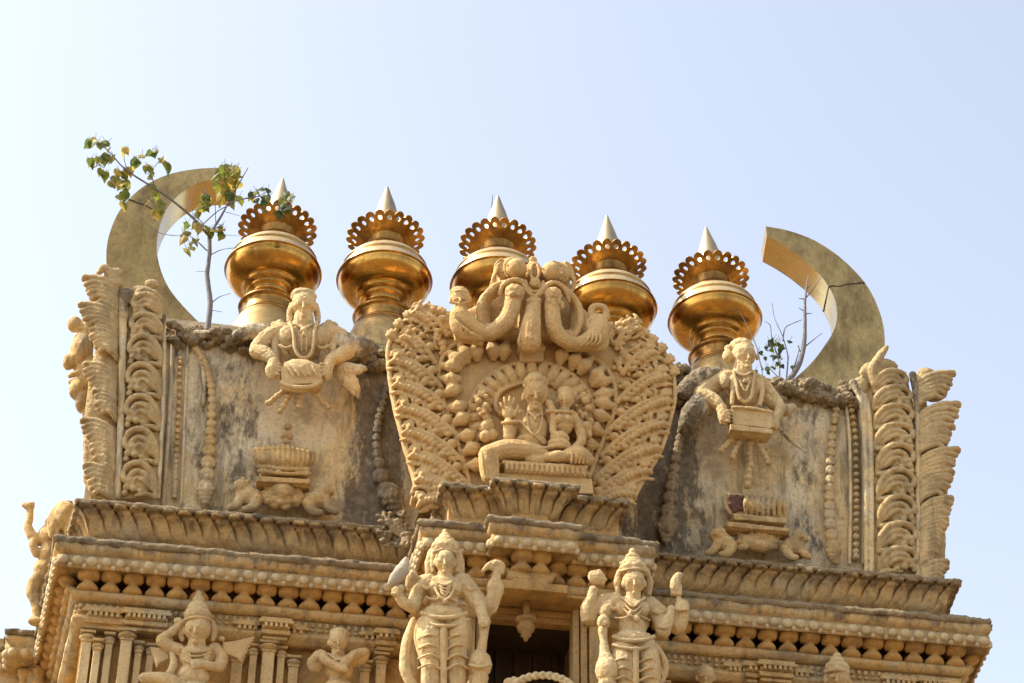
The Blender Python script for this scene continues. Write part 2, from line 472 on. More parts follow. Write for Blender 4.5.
# upper moulding with the band of overlapping leaves
UX0, UX1 = -.86, 1.10
PLAN2 = [(XL-.20, 3.2), (XL+.12, .13), (UX0, .13), (UX0, YB+.12), (MX0+.02, YB+.12), (MX0+.02, YM+.12), (MX1+.03, YM+.12), (MX1+.03, YB+.12), (UX1, YB+.12), (UX1, .13), (XR-.22, .13), (XR+.15, 3.2)]
def leaves(u, v, d):
    w = max(0, min(1, (v-.33)/.10))*max(0, min(1, (.80-v)/.05))
    ph = u/.172; f = ph-math.floor(ph); big = mnoise.noise((math.floor(ph)*3.7, 1, 1))
    bow = (1-abs(2*f-1)**3) if f > .16 else -.9
    ph2 = (u+.012*mnoise.noise((u*3, 7, 2)))/.172+v*.05; f = ph2-math.floor(ph2)
    bow = (1-abs(2*((f-.12)/.88)-1)**5) if f > .12 else -.9
    if f < .12: bow = -2.6
    lip = max(0, 1-abs(v-.72)/.07)*(1 if .2 < f < .9 else 0)*.022
    return w*(.024*bow*min(1, max(.25, (v-.36)/.2))+.022*big-.012)+lip + .009*mnoise.noise((u*7, v*5, 3))
bm = bmesh.new()
sweep(bm, PLAN2, [(-.42, 12.52), (-.30, 12.53), (-.30, 12.66), (-.25, 12.665), (-.25, 12.72), (-.285, 12.735), (-.235, 12.77), (-.17, 12.815), (-.135, 12.87), (-.12, 12.93), (-.095, 12.98), (-.05, 13.015), (-.055, 13.035), (0, 13.04), (.0, 13.075), (-.42, 13.08)], .012, leaves, True, .035)
mould = link('moulding', bake(bm, noise=((.018, .10), (.010, .04))), MOULD, tower)
bm = bmesh.new()
sweep(bm, PLAN2, [(-.44, 13.07), (-.02, 13.062), (.012, 13.06), (.024, 13.09), (.0, 13.118), (-.44, 13.15)], .025,
      lambda u, v, d: .016*mnoise.noise((u*6, v*4, 5.1)) + .014*mnoise.noise((u*19, v*9, 1.1)))
link('ledge', bake(bm, noise=((.04, .08), (.02, .03))), CRUST, mould)
# block that fills the bay behind its mouldings
bm = bmesh.new()
add_box(bm, (BX0+.30, YB+.30, 12.10), (BX1-.30, .8, 13.10)); add_box(bm, (MX0+.25, YM+.3, 12.1), (MX1-.25, .2, 13.08))
link('bay_core', bake(bm), OCHRE, tower, False)

# the bay below the cornice: piers, lintel, deep niche
NX0, NX1 = -.34, .55
bm = bmesh.new()
add_box(bm, (BX0+.42, YB+.45, 7), (NX0-.10, .75, 12.0)); add_box(bm, (NX1+.12, YB+.45, 7), (BX1-.42, .75, 12.0))
bay = link('niche_pier', bake(bm, noise=((.008, .2),)), OCHRE, tower, False)
bm = bmesh.new()
add_box(bm, (MX0+.06, YM+.22, 11.90), (MX1-.06, YM+.40, 11.992)); add_box(bm, (NX0-.16, YM+.42, 11.955), (NX1+.16, -.5, 11.992))
add_box(bm, (NX0-.12, -.498, 11.81), (NX1+.12, -.36, 11.990)); add_box(bm, (NX0-.12, -.53, 11.87), (NX1+.12, -.5, 11.93))
link('lintel', bake(bm, bevel=.008), OCHRE, tower, False)
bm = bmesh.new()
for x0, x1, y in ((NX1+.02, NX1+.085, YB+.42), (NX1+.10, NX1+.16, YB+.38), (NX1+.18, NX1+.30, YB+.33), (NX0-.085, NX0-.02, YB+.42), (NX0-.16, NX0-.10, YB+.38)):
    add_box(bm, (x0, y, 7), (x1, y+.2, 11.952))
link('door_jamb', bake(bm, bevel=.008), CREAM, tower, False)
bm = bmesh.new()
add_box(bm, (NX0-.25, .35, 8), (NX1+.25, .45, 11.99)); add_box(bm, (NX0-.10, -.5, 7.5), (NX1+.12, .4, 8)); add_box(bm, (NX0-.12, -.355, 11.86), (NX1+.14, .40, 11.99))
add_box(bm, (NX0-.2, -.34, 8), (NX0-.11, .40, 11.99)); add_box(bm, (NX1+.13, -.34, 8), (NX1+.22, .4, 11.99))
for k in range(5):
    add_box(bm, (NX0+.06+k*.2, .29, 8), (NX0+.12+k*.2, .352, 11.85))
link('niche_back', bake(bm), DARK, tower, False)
bm = bmesh.new()
c = U(526, 627, -.66); add_lathe(bm, [(0, -.17), (.02, -.15), (.03, -.12), (.055, -.10), (.05, -.07), (.085, -.045), (.095, 0), (.075, .03), (.08, .05), (.11, .06), (.11, .09), (.0, .10)], (c.x, c.y, c.z), 20)
add_box(bm, (c.x-.03, c.y-.03, c.z+.09), (c.x+.03, c.y+.03, 11.97))
link('pendant', bake(bm, noise=((.008, .05),)), OCHRE, tower)

bm = bmesh.new()
add_box(bm, (XL+.1, -.28, 9.86), (XR-.1, .6, 10.06)); add_box(bm, (XL+.2, -.16, 9.7), (XR-.2, .6, 9.855))
add_box(bm, (BX0-.3, -1.85, 9.80), (BX1+.3, -.285, 10.0)); add_box(bm, (BX0-.2, -1.7, 9.6), (BX1+.2, -.3, 9.795))
link('plinth', bake(bm, bevel=.02), CREAM, tower, False)
# pilasters of the facade, clustered under stepped capitals
def shaft(x, w, y, z1):
    b = bmesh.new()
    add_box(b, (x-w/2, y, 8.5), (x+w/2, y+.12, z1-.085))
    return b
def capital(x, w, y, z1):
    b = bmesh.new()
    add_box(b, (x-w*.8, y-.03, z1-.03), (x+w*.8, y+.12, z1))
    add_lathe(b, [(0, z1-.10), (w*.5, z1-.10), (w*.8, z1-.075), (w*.85, z1-.055), (w*.6, z1-.032), (0, z1-.03)], (x, y+.05, 0), 14)
    add_box(b, (x-w*.62, y-.012, z1-.125), (x+w*.62, y+.12, z1-.103))
    return b
PX = [(-4.30, .10, .34, 11.70), (-4.185, .075, .31, 11.60), (-4.075, .075, .35, 11.70), (-3.90, .115, .27, 11.72), (-3.77, .07, .33, 11.62), (-3.645, .075, .36, 11.62),
      (-2.76, .11, .36, 11.62), (-2.60, .075, .33, 11.70), (-2.45, .125, .26, 11.72), (-2.315, .075, .33, 11.70), (-2.18, .10, .36, 11.62),
      (-1.44, .095, .33, 11.62), (-1.28, .10, .28, 11.70),
      (1.72, .1, .3, 11.66), (2.45, .1, .36, 11.60), (2.66, .12, .28, 11.66), (2.86, .12, .26, 11.66), (3.06, .11, .30, 11.66), (3.22, .09, .36, 11.60), (4.2, .1, .33, 11.6), (4.4, .11, .28, 11.66), (4.62, .1, .33, 11.6), (4.82, .1, .34, 11.6)]
for x, w, y, z1 in PX:
    s = link('pilaster', bake(shaft(x, w, y, z1), bevel=.008), STATUE, tower, False)
    link('capital', bake(capital(x, w, y, z1), bevel=.004), CREAM, s, False)
def entab(x0, x1, y, steps):
    b = bmesh.new()
    for i, (dx, dy, za, zb) in enumerate(steps):
        add_box(b, (x0-dx, y-dy, za), (x1+dx, .5, zb))
    n = int((x1-x0)/.05)
    for k in range(n):
        xx = x0+(k+.5)*(x1-x0)/n
        add_box(b, (xx-.017, y-.075, 11.815), (xx+.017, y-.02, 11.862))
    return b
for x0, x1, y in ((-4.33, -3.99, .28), (-3.93, -3.52, .25), (-2.80, -2.58, .30), (-2.53, -2.27, .19), (-2.24, -2.1, .31), (-1.48, -1.36, .30), (-1.34, -1.16, .22),
                  (2.42, 2.62, .30), (2.62, 2.74, .24), (2.76, 3.10, .18), (3.14, 3.32, .30), (4.15, 4.50, .28), (4.56, 4.94, .25)):
    st = [(.0, -.02, 11.715, 11.75), (.02, .02, 11.76, 11.81), (.012, .03, 11.815, 11.86), (.05, .065, 11.868, 11.90), (.03, .045, 11.903, 11.935)]
    link('entablature', bake(entab(x0, x1, y, st), bevel=.005), CREAM, tower, False)

# wing walls and roof
def wallgrid(bm, x0, x1, yf, zlo, ztop, step=.03):
    nx = round((x1-x0)/step); rows = []
    for i in range(nx+1):
        x = x0+(x1-x0)*i/nx; zt = ztop(x); nz = round((zt-zlo)/step); col = []
        for j in range(86):
            z = zlo+(zt-zlo)*j/85
            col.append(bm.verts.new((x, yf(x, z), z)))
        # crumbling coping rolls back on to the roof
        for q, (dy, dz) in enumerate(((.06, .03), (.2, .05), (.5, .12), (1.2, .5))):
            col.append(bm.verts.new((x, yf(x, zt)+dy, zt+dz)))
        rows.append(col)
    for a, b in zip(rows, rows[1:]):
        for j in range(len(a)-1): bm.faces.new((a[j], b[j], b[j+1], a[j+1]))
def wy(x, z): return .55 + .025*mnoise.noise((x*.9, z*.8, 1)) + .008*mnoise.noise((x*4, z*4, 5))
def top_l(x): return 15.62 + .10*mnoise.noise((x*2.2, 1, 0)) + .06*mnoise.noise((x*7, 4, 0))
bm = bmesh.new(); wallgrid(bm, XL+.16, -.6, wy, 13.0, top_l); wallgrid(bm, 1.0, XR-.24, wy, 13.0, lambda x: top_l(x)+.06)
link('wing_wall', bake(bm, noise=((.02, .35), (.012, .07), (.006, .02))), WALL, tower)
bm = bmesh.new()
pr = [(.75, 13.1), (.75, 15.4), (.95, 15.8), (1.4, 16.35), (2.1, 16.62), (2.8, 16.35), (3.3, 15.8), (3.5, 15.2), (3.5, 13.1)]
add_prism(bm, [(XL+.2, y, z) for y, z in pr], [(XR-.28, y, z) for y, z in pr])
link('roof', bake(bm, noise=()), CRUST, tower, False)
GOLD3 = metal('sun_glint_brass', (.62, .43, .17), (.40, .27, .10), (.20, .36), .6)  # brighter, smoother brass stands in for sun reflected on the horns' inner faces
# ================================================================== five gilded finials
KY = 2.1
def kalasha():
    root = thing('kalasha_finial', 'gilded kalasha', 'finial', (0, 0, 0), 'gilded pot finials along the roof ridge')
    def part(name, prof, mat, seg=64, par=root):
        b = bmesh.new(); add_lathe(b, [(r, z if z > -1.15 else -1.15+(z+1.15)*1.11) for r, z in prof], (0, 0, 0), seg); bmesh.ops.recalc_face_normals(b, faces=b.faces[:])
        return link(name, bake(b), mat, par)
    part('base', [(0, -3.107), (.60, -3.107), (.58, -2.906), (.53, -2.686), (.46, -2.506), (.405, -2.377), (.37, -2.301), (0, -2.298)], DULL)
    part('collar', [(0, -2.297), (.35, -2.298), (.368, -2.292), (.372, -2.278), (.352, -2.269), (.345, -2.239), (.342, -2.186), (.345, -2.146), (.352, -2.130), (.378, -2.123), (.384, -2.105), (.372, -2.085), (.335, -2.075), (.28, -2.060), (.26, -2.030), (0, -2.020)], GOLD2)
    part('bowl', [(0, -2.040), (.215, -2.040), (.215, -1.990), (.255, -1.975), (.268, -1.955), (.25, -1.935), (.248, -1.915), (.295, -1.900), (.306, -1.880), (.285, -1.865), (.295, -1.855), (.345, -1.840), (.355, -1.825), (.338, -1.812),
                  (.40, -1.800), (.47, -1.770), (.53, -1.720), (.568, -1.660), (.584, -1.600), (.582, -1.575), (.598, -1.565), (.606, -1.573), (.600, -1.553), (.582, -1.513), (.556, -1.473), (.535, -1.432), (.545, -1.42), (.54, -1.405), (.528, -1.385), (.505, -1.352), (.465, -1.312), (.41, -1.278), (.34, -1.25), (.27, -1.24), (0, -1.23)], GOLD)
    part('neck', [(0, -1.26), (.25, -1.26), (.255, -1.235), (.29, -1.22), (.312, -1.195), (.30, -1.165), (.25, -1.145), (.235, -1.12), (.235, -1.07), (.242, -1.01), (.255, -.95), (.27, -.90), (.275, -.87), (0, -.82)], GOLD2)
    part('spike', [(0, -.90), (.24, -.90), (.20, -.74), (.14, -.46), (.105, -.32), (.055, -.16), (.014, -.015), (.006, -.002), (0, 0)], SPIKE)
    # pierced ring of petals
    b = bmesh.new(); N = 22; r0, r1, rh, hr = .235, .45, .402, .030
    for s in range(N):
        a0 = 2*math.pi*s/N; da = math.pi/N; m = 24
        def pol(r, a): return Vector((r*math.cos(a0+a), r*math.sin(a0+a), (r-r0)*.45))
        bd = []
        for k in range(6): bd.append((r0, -da+2*da*k/6))           # inner arc
        for k in range(4): bd.append((r0+(r1-.012-r0)*k/4, da))     # right side
        for k in range(10):
            q = k/10; bd.append((r1-.012+.060*math.sin(math.pi*q)**.6, da-2*da*q))  # lobe
        for k in range(4): bd.append((r1-.012-(r1-.012-r0)*k/4, -da))
        hc = Vector((rh, 0))
        hv, bv = [], []
        for (r, a) in bd:
            p = Vector((r*math.cos(a), r*math.sin(a))); d = (p-hc).normalized(); h = hc+d*hr
            hv.append(b.verts.new(pol(math.hypot(h.x, h.y), math.atan2(h.y, h.x)))); bv.append(b.verts.new(pol(r, a)))
        for k in range(m): b.faces.new((bv[k], bv[(k+1) % m], hv[(k+1) % m], hv[k]))
    bmesh.ops.remove_doubles(b, verts=b.verts[:], dist=.0008)
    bmesh.ops.rotate(b, verts=b.verts[:], cent=(0, 0, 0), matrix=Matrix.Rotation(R(-6), 3, 'X'))
    for v in b.verts: v.co.z -= 1.0
    bmesh.ops.recalc_face_normals(b, faces=b.faces[:])
    link('petal_ring', bake(b, solid=.022), GOLD2, root, False)
    return root
def copy_tree(o, parent=None):
    c = o.copy(); COL.objects.link(c)
    if parent: c.parent = parent
    for ch in [x for x in o.children]: copy_tree(ch, c)
    return c
k0 = kalasha()
KTIP = [(283, 178), (387.4, 186), (498, 195), (607, 215), (706, 226.5)]
KLAB = ['gilded pot finial beside the leafy sapling, at the left end of the roof ridge',
        'gilded pot finial standing clear in the gap left of the carved monster mask',
        'gilded pot finial half hidden behind the carved monster mask, a twig by its spike',
        'gilded pot finial rising behind the right shoulder of the carved gable',
        'gilded pot finial behind the drummer bust on the right wing, by the bare shrub']
for i, (px, py) in enumerate(KTIP):
    o = k0 if i == 0 else copy_tree(k0)
    o.location = U(px, py, KY + (0, .02, .05, .02, 0)[i]); o['label'] = KLAB[i]
    o.rotation_mode = 'ZYX'
    o.rotation_euler = (R((-5, -4.4, -5.5, -4.6, -5)[i]), R((.8, -.6, .3, .4, -.7)[i]), R((3, 8, -6, 11, -10)[i]))

# ================================================================== two horns
def horn(label, Zc, outer, inner, depth, seam, skew=0.):
    root = thing('crescent_horn', label, 'horn', Zc.p(*outer[len(outer)//2]), 'gilded horns at the two ends of the roof')
    o, _ = smoothpath([Zc.p(*q) for q in outer], [0]*len(outer), 6); i, _ = smoothpath([Zc.p(*q) for q in inner], [0]*len(inner), 6)
    n = 40
    def rs(P):
        L = [0]
        for a, b in zip(P, P[1:]): L.append(L[-1]+(b-a).length)
        out = []
        for k in range(n+1):
            s = L[-1]*k/n; j = max(0, min(len(P)-2, next((q-1 for q in range(1, len(L)) if L[q] >= s), len(P)-2)))
            out.append(P[j].lerp(P[j+1], (s-L[j])/max(1e-6, L[j+1]-L[j])))
        return out
    o, i = rs(o), rs(i); dv = Vector((skew, depth, 0)); b = bmesh.new(); rows = []
    for a, c in zip(o, i):
        rows.append([b.verts.new(v) for v in (a, a.lerp(c, .33)-dv*.012, a.lerp(c, .67)-dv*.012, c, c+dv, a+dv)])
    for a, c in zip(rows, rows[1:]):
        for k in (0, 1, 2, 4, 5): b.faces.new((a[k], c[k], c[(k+1) % 6], a[(k+1) % 6]))
    b.faces.new(rows[0]); b.faces.new(rows[-1][::-1]); bmesh.ops.recalc_face_normals(b, faces=b.faces[:])
    link('sheet_metal_body', bake(b, noise=((.012, .5),)), DULL, root, False)
    b = bmesh.new(); rows = []
    for c in i: rows.append([b.verts.new(v) for v in (c, c+dv*.5, c+dv)])
    for a, c in zip(rows, rows[1:]):
        for k in range(2): b.faces.new((a[k], c[k], c[k+1], a[k+1]))
    link('inner_strip', bake(b, noise=((.012, .5),)), GOLD3, root)
    b = bmesh.new(); (q0, q1) = seam; P0, P1 = Zc.p(*q0), Zc.p(*q1); P0.y -= .004; P1.y -= .004
    rr = random.Random(3); pts = [P0.lerp(P1, k/8)+Vector((0, 0, rr.uniform(-.012, .012))) for k in range(9)]
    add_tube(b, pts, [.006+.005*rr.random() for _ in pts], 6)
    add_tube(b, [P1, P1+dv*.5, P1+dv], .006, 6)
    link('seam', bake(b, noise=((.012, .02),)), IRON, root)
    return root
zr = Zm(740, 210, 3.254, 1.85)
horn('tall gilded horn curving left above the right wing, free of leaves', zr,
     [(84, 54), (150, 65), (230, 93), (310, 142), (380, 205), (425, 265), (455, 335), (470, 400), (470, 470), (455, 530), (430, 600), (390, 700)],
     [(88, 86), (130, 108), (190, 148), (250, 200), (290, 250), (312, 300), (316, 350), (302, 400), (270, 450), (230, 500), (175, 550), (90, 610)], .56, ((405, 236), (288, 250)), .09)
zl = Zm(0, 120, 3.104, 1.85)
horn('tall gilded horn curving right above the left wing, draped in yellowing leaves', zl,
     [(740, 158), (690, 149), (640, 149), (580, 155), (520, 170), (460, 197), (410, 235), (370, 283), (342, 345), (330, 405), (333, 465), (350, 530), (385, 590), (440, 660)],
     [(737, 184), (690, 181), (640, 189), (590, 207), (550, 237), (515, 280), (494, 335), (486, 390), (492, 440), (512, 500), (545, 550), (590, 600), (640, 645), (720, 690)], .56, ((400, 246), (508, 288)))
# ================================================================== leaf pillars of the wings
def outer_leaves(z, stem, tiers, sgn, S=1.0):
    """tiers of ridged acanthus leaves: (tip x, top y, stem y)"""
    rr = random.Random(len(tiers)*7+(sgn > 0))
    for (tx, ty, h) in tiers:
        sx = stem(ty+h)
        n = 6
        for k in range(n):
            f = k/(n-1)
            x1 = tx + (sx-tx)*(.02+.30*f*f) + rr.uniform(-4, 4)
            y1 = ty + f*h*.80 + rr.uniform(-2, 2)
            z.t([(x1, y1+5, 4+6*(k % 2)), (x1+(sx-x1)*.25, y1-2, 12), (x1+(sx-x1)*.55, y1+h*.06, 17), (x1+(sx-x1)*.82, y1+h*.24, 12), (sx, y1+h*.50, 0)], [8.2, 9.2, 9.2, 8, 4.5], 8)
        z.b((tx*.42+sx*.58), ty+h*.55, -6, abs(sx-tx)*.50, h*.52, 15)
        # curled tip
        z.t([(tx-sgn*26, ty-1, 14), (tx, ty-3, 12), (tx+sgn*3, ty+7, 6)], [8, 7.5, 6], 8)
def scroll_tiers(z, tiers, sgn):
    """stack of fat curled leaves: (x of the root edge, x of the curl edge, y of the crest, height)"""
    for (xr, xc, y, h) in tiers:
        w = abs(xr-xc); s = 1 if xc < xr else -1
        def X(f): return xr - s*w*f           # 0 root, 1 curl
        z.b(X(.46), y+h*.46, 0, w*.47, h*.44, 17)
        for k, (q, r_) in enumerate(((0, 9.5), (.24, 8), (.44, 7))):
            z.t([(X(-.02+q*.2), y+h*(1.0-.1*k), 0), (X(.05+q*.4), y+h*(.46+q*.5), 12), (X(.28+q*.3), y+h*(.08+q*.9), 19), (X(.58+q*.05), y+h*(-.04+q*1.05), 20-2*k), (X(.86-q*.35), y+h*(.06+q*1.1), 16), (X(1.0-q*.6), y+h*(.28+q), 9)],
                [5, r_, r_*1.05, r_*1.05, r_, r_*.7], 8)
        z.t([(X(1.0), y+h*.26, 10), (X(.98), y+h*.46, 13), (X(.80), y+h*.52, 15), (X(.76), y+h*.38, 14)], [8, 9, 8, 6], 8)
        z.b(X(.90), y+h*.68, 11, 11, 10); z.b(X(.68), y+h*.72, 14, 11, 10); z.b(X(.48), y+h*.80, 13, 9, 8); z.b(X(.96), y+h*.86, 8, 9, 8)
        z.t([(X(.04), y+h*.98, 4), (X(.30), y+h*.90, 10), (X(.60), y+h*.93, 9)], [8, 8, 5], 8)
# left wing
z = Zm(60, 270, 2.846, .40)
stemL = lambda y: 176-(y-60)*.017
tL = [(70, 22, 85), (60, 98, 80), (90, 170, 70), (72, 268, 80), (98, 345, 70), (66, 428, 85), (92, 500, 66), (72, 556, 90)]
outer_leaves(z, lambda y: 168-(y-60)*.02, tL, -1)
z.b(132, 330, -20, 52, 330, 14); z.b(140, 40, 6, 34, 20, 18, 20); z.b(152, 10, -4, 30, 16, 16, 25); z.t([(165, 40, 0), (130, -5, 8), (110, 8, 12)], [16, 14, 8])
sculpt_t = thing('leaf_pillar', 'ridged acanthus leaves along the outer left edge of the wing wall, beside the horn', 'carving', z.p(140, 640), 'leaf pillars at the ends of the wing walls')
sculpt('leaf_strip', z.take(), LEAFY, sculpt_t, .008, 2, ((.018, .10), (.010, .03)))
z.t([(180, 62, 2), (178, 250, 4), (172, 450, 4), (163, 645, 4)], [15, 11, 10, 10]); z.b(190, 75, 6, 24, 26, 16); z.b(182, 130, 0, 14, 40, 10)
z.t([(296, 130, 0), (296, 300, 0), (288, 480, 0), (280, 648, 0)], 6)
sculpt('border_rib', z.take(), WALL, sculpt_t)
scroll_tiers(z, [(286, 210, 72, 66), (288, 204, 128, 70), (286, 198, 190, 84), (284, 193, 272, 92), (281, 188, 362, 92), (277, 184, 456, 96), (273, 180, 552, 96)], -1)
z.poly([(196, 70), (292, 70), (280, 650), (172, 650)], -14, -4)
z.b(236, 60, 4, 40, 16, 12); z.b(262, 40, 2, 22, 14, 12); z.t([(205, 92, 8), (230, 60, 10), (270, 66, 8), (284, 90, 4)], [9, 11, 10, 7])
sculpt('scroll_strip', z.take(), LEAFY, sculpt_t, .008, 2, ((.014, .10), (.008, .03)))
# right wing
z = Zm(850, 350, 2.846, .40)
outer_leaves(z, lambda y: 186+(y-60)*.016, [(292, 66, 80), (308, 154, 90), (306, 284, 80), (288, 422, 80), (252, 540, 66), (276, 604, 70)], 1)
outer_leaves(z, lambda y: 186+(y-60)*.016, [(292, 218, 66), (290, 346, 74), (274, 480, 70)], 1)
z.b(222, 380, -20, 40, 300, 14); z.b(215, 70, 2, 26, 20, 18); z.t([(195, 90, 4), (220, 62, 8), (240, 70, 8)], [12, 12, 7])
r_t = thing('leaf_pillar', 'ridged acanthus leaves along the outer right edge of the wing wall, jutting into open sky', 'carving', z.p(200, 640), 'leaf pillars at the ends of the wing walls')
sculpt('leaf_strip', z.take(), LEAFY, r_t, .008, 2, ((.018, .10), (.010, .03)))
z.t([(178, 70, 2), (190, 160, 4), (193, 400, 4), (192, 655, 4)], [12, 9, 8, 9])
z.t([(40, 130, -2), (58, 220, 0), (62, 420, 0), (62, 630, 0)], [10, 8, 7, 7]); z.t([(10, 95, -2), (34, 150, 0), (44, 300, 0), (46, 630, 0)], [14, 10, 8, 6])
sculpt('border_rib', z.take(), WALL, r_t)
scroll_tiers(z, [(68, 160, 62, 60), (70, 172, 108, 62), (72, 176, 160, 66), (74, 178, 214, 70), (78, 180, 272, 84), (80, 182, 344, 84), (82, 184, 420, 84), (82, 186, 496, 80), (84, 188, 566, 70)], 1)
z.poly([(30, 70), (160, 60), (192, 200), (194, 650), (62, 636), (60, 200)], -14, -4)
z.b(60, 60, 4, 40, 26, 14, 40); z.b(100, 45, 2, 40, 22, 14); z.b(30, 100, 0, 24, 26, 12); z.t([(70, 100, 8), (60, 60, 10), (90, 10, 8), (104, -8, 4)], [12, 14, 12, 7])
sculpt('scroll_strip', z.take(), LEAFY, r_t, .008, 2, ((.014, .10), (.008, .03)))

# the monster mask on the left end of the roof, seen in profile
z = Zm(60, 270, 5.254, 1.15)
z.b(112, 430, 0, 62, 110, 90); z.b(150, 330, -20, 60, 90, 90); z.b(140, 560, -20, 70, 120, 90)
z.b(76, 285, 20, 38, 42, 44); z.b(45, 482, 10, 32, 44, 44); z.b(70, 470, 20, 38, 40, 40)
z.b(104, 388, 50, 20, 24, 22); z.t([(72, 375, 40), (84, 345, 52), (112, 338, 58), (134, 360, 50)], [9, 11, 11, 7])
z.t([(66, 412, 40), (92, 424, 56), (124, 414, 56)], [7, 9, 6])
z.t([(52, 556, 20), (90, 540, 44), (140, 548, 40)], [15, 17, 14]); z.t([(52, 588, 20), (90, 575, 44), (140, 590, 40)], [12, 14, 12])
z.b(92, 630, 10, 46, 50, 60); z.b(120, 690, 0, 40, 60, 60); z.t([(150, 700, 10), (140, 760, 0), (150, 800, 0)], [30, 24, 14])
z.t([(80, 320, 24), (104, 310, 40), (136, 320, 40)], [10, 12, 10])
ms = sculpt('monster_mask', z.take(), CREAM, None, .012, 2, ((.012, .1),))
tag(ms, 'bulging-eyed monster mask in profile on the left end of the roof, behind the acanthus leaves', 'carving')

# ================================================================== hanging garlands of beads on the wing walls
def garland(label, Zc, pts, d0=6, bulb=True, mat=CREAM, pitch=1.45, group='bead garlands hanging on the wing walls'):
    """pts (x, y, r)"""
    P, r = smoothpath([Vector((p[0], p[1], 0)) for p in pts], [p[2] for p in pts], 12)
    s = 0; last = P[0]; acc = 1e9
    for a, rad in zip(P, r):
        acc += (a-last).length; last = a
        if acc >= rad*pitch:
            acc = 0
            Zc.b(a.x, a.y, d0, rad*1.12, rad*.86, rad)
            if rad > 9:
                for q in (-.55, .55): Zc.b(a.x+q*rad, a.y+rad*.25, d0+rad*.45, rad*.42, rad*.5)
                Zc.b(a.x, a.y+rad*.35, d0+rad*.7, rad*.42, rad*.5)
    if bulb:
        e, f = P[-1], r[-1]; dr = (P[-1]-P[-4]).normalized()
        Zc.b(e.x, e.y, d0+2, f*1.15, f*1.1, f)
        for j in range(4):
            for q in range(-2, 3):
                w = f*(1.1-.26*j); Zc.b(e.x+q*w*.42+dr.x*j*f*.5, e.y+dr.y*j*f*.52, d0+w*(.75-.12*abs(q)), f*.27, f*.3)
        tp = e+dr*f*2.1; Zc.c((e.x+dr.x*f*.8, e.y+dr.y*f*.8, d0), f*.7, (tp.x, tp.y, d0), f*.15)
    Zc.t([(p[0], p[1], -2) for p in pts], [max(2, p[2]*.55) for p in pts])
    return tag(sculpt('bead_garland', Zc.take(), mat, None, .009, 2, ((.010, .05),)), label, 'garland', group)
z = Zm(0, 320, 3.415, .53)
garland('thin string of small beads beside the left scroll pillar', z, [(617, 132, 9), (612, 260, 9), (605, 400, 9.5), (599, 520, 9.5), (597, 606, 9.5)], bulb=False)
for xs, r in (((584, 578, 566, 556), 8), ((634, 630, 622, 616), 5)):
    z.t([(xs[0]+8, 60, 0), (xs[1]+4, 240, 0), (xs[2]+4, 450, 0), (xs[3], 640, 0)], r)
link('wall_rib', bake(z.take(), noise=((.012, .05),)), WALL, tower)
garland('thick tapering bead garland hanging left of the lion emblem, ending in a pine-cone bud', z, [(668, 96, 11), (706, 160, 13), (722, 240, 14), (722, 340, 16), (716, 420, 20), (710, 500, 26), (703, 578, 28)])
z.t([(650, 70, 2), (685, 130, 2), (698, 200, 2), (694, 290, 2)], [10, 12, 9, 6])
z.t([(640, 60, 8), (700, 48, 14), (790, 60, 18), (850, 40, 20)], [20, 16, 18, 20])
tag(sculpt('coping_swag', z.take(), WALL, None, .011, 3, ((.03, .08), (.012, .03))), 'eroded stone swag under the coping above the left garland', 'carving')
z = Zm(160, 340, 3.415, .50)
garland('dark lichened bead garland hanging close beside the left edge of the carved gable', z, [(775, 150, 12), (762, 210, 13), (745, 280, 14), (738, 345, 16), (745, 410, 20), (756, 470, 30), (786, 535, 40)], mat=WALL)
z = Zm(640, 320, 2.53, .50)
garland('slim bead garland on the right wing wall, ending in a bud, beside the bead string', z, [(502, 195, 8), (490, 270, 10), (483, 350, 12), (479, 440, 13), (480, 510, 15), (490, 585, 18)])
garland('string of small beads beside the right scroll pillar', z, [(530, 200, 7), (545, 290, 7.5), (548, 400, 8), (548, 500, 8), (546, 605, 9)], bulb=False)
z.t([(519, 190, 0), (530, 300, 0), (533, 450, 0), (530, 615, 0)], 4.5); z.t([(548, 180, 0), (562, 290, 0), (566, 450, 0), (564, 615, 0)], 5)
z.t([(585, 200, 0), (575, 300, 0), (582, 450, 0), (580, 620, 0)], 6)
link('wall_rib', bake(z.take(), noise=((.012, .05),)), WALL, tower)
garland('brown lichened bead garland hanging close beside the right edge of the carved gable', z, [(112, 250, 9), (98, 310, 11), (86, 380, 13), (76, 450, 18), (70, 520, 24)], mat=CRUST)

# ================================================================== crumbling coping: rubble along the wall tops
def rubble(label, a, b, n, Y, rmin, rmax, seed, dy=8):
    rr = random.Random(seed); bmr = bmesh.new()
    for k in range(n):
        f = (k+rr.random())/n; x = a[0]+(b[0]-a[0])*f; y = a[1]+(b[1]-a[1])*f + rr.uniform(-dy*.4, dy)
        c = U(x, y, Y-rr.uniform(-.05, .10)); r = rr.uniform(rmin, rmax)
        add_ball(bmr, c, (r*rr.uniform(.9, 1.9), r*rr.uniform(.8, 1.2), r*rr.uniform(.5, 1)), Matrix.Rotation(rr.uniform(-.6, .6), 3, 'Y'))
    return tag(sculpt('broken_coping', bmr, CRUST, None, .012, 2, ((.07, .09), (.05, .03))), label, 'coping', 'broken coping along the wing wall tops')
rubble('rough grey broken coping on the left wing wall, left of the drummer bust', (172, 330), (268, 342), 46, .55, .04, .10, 1, 12)
rubble('rough grey broken coping on the left wing wall, between drummer bust and carved gable', (335, 344), (398, 356), 34, .55, .04, .11, 2, 16)
rubble('rough brown broken coping on the right wing wall, between carved gable and drummer bust', (664, 376), (712, 384), 34, .55, .05, .12, 3, 22)
rubble('rough brown broken coping on the right wing wall, at the foot of the bare shrub', (768, 386), (862, 394), 48, .55, .04, .10, 4, 14)
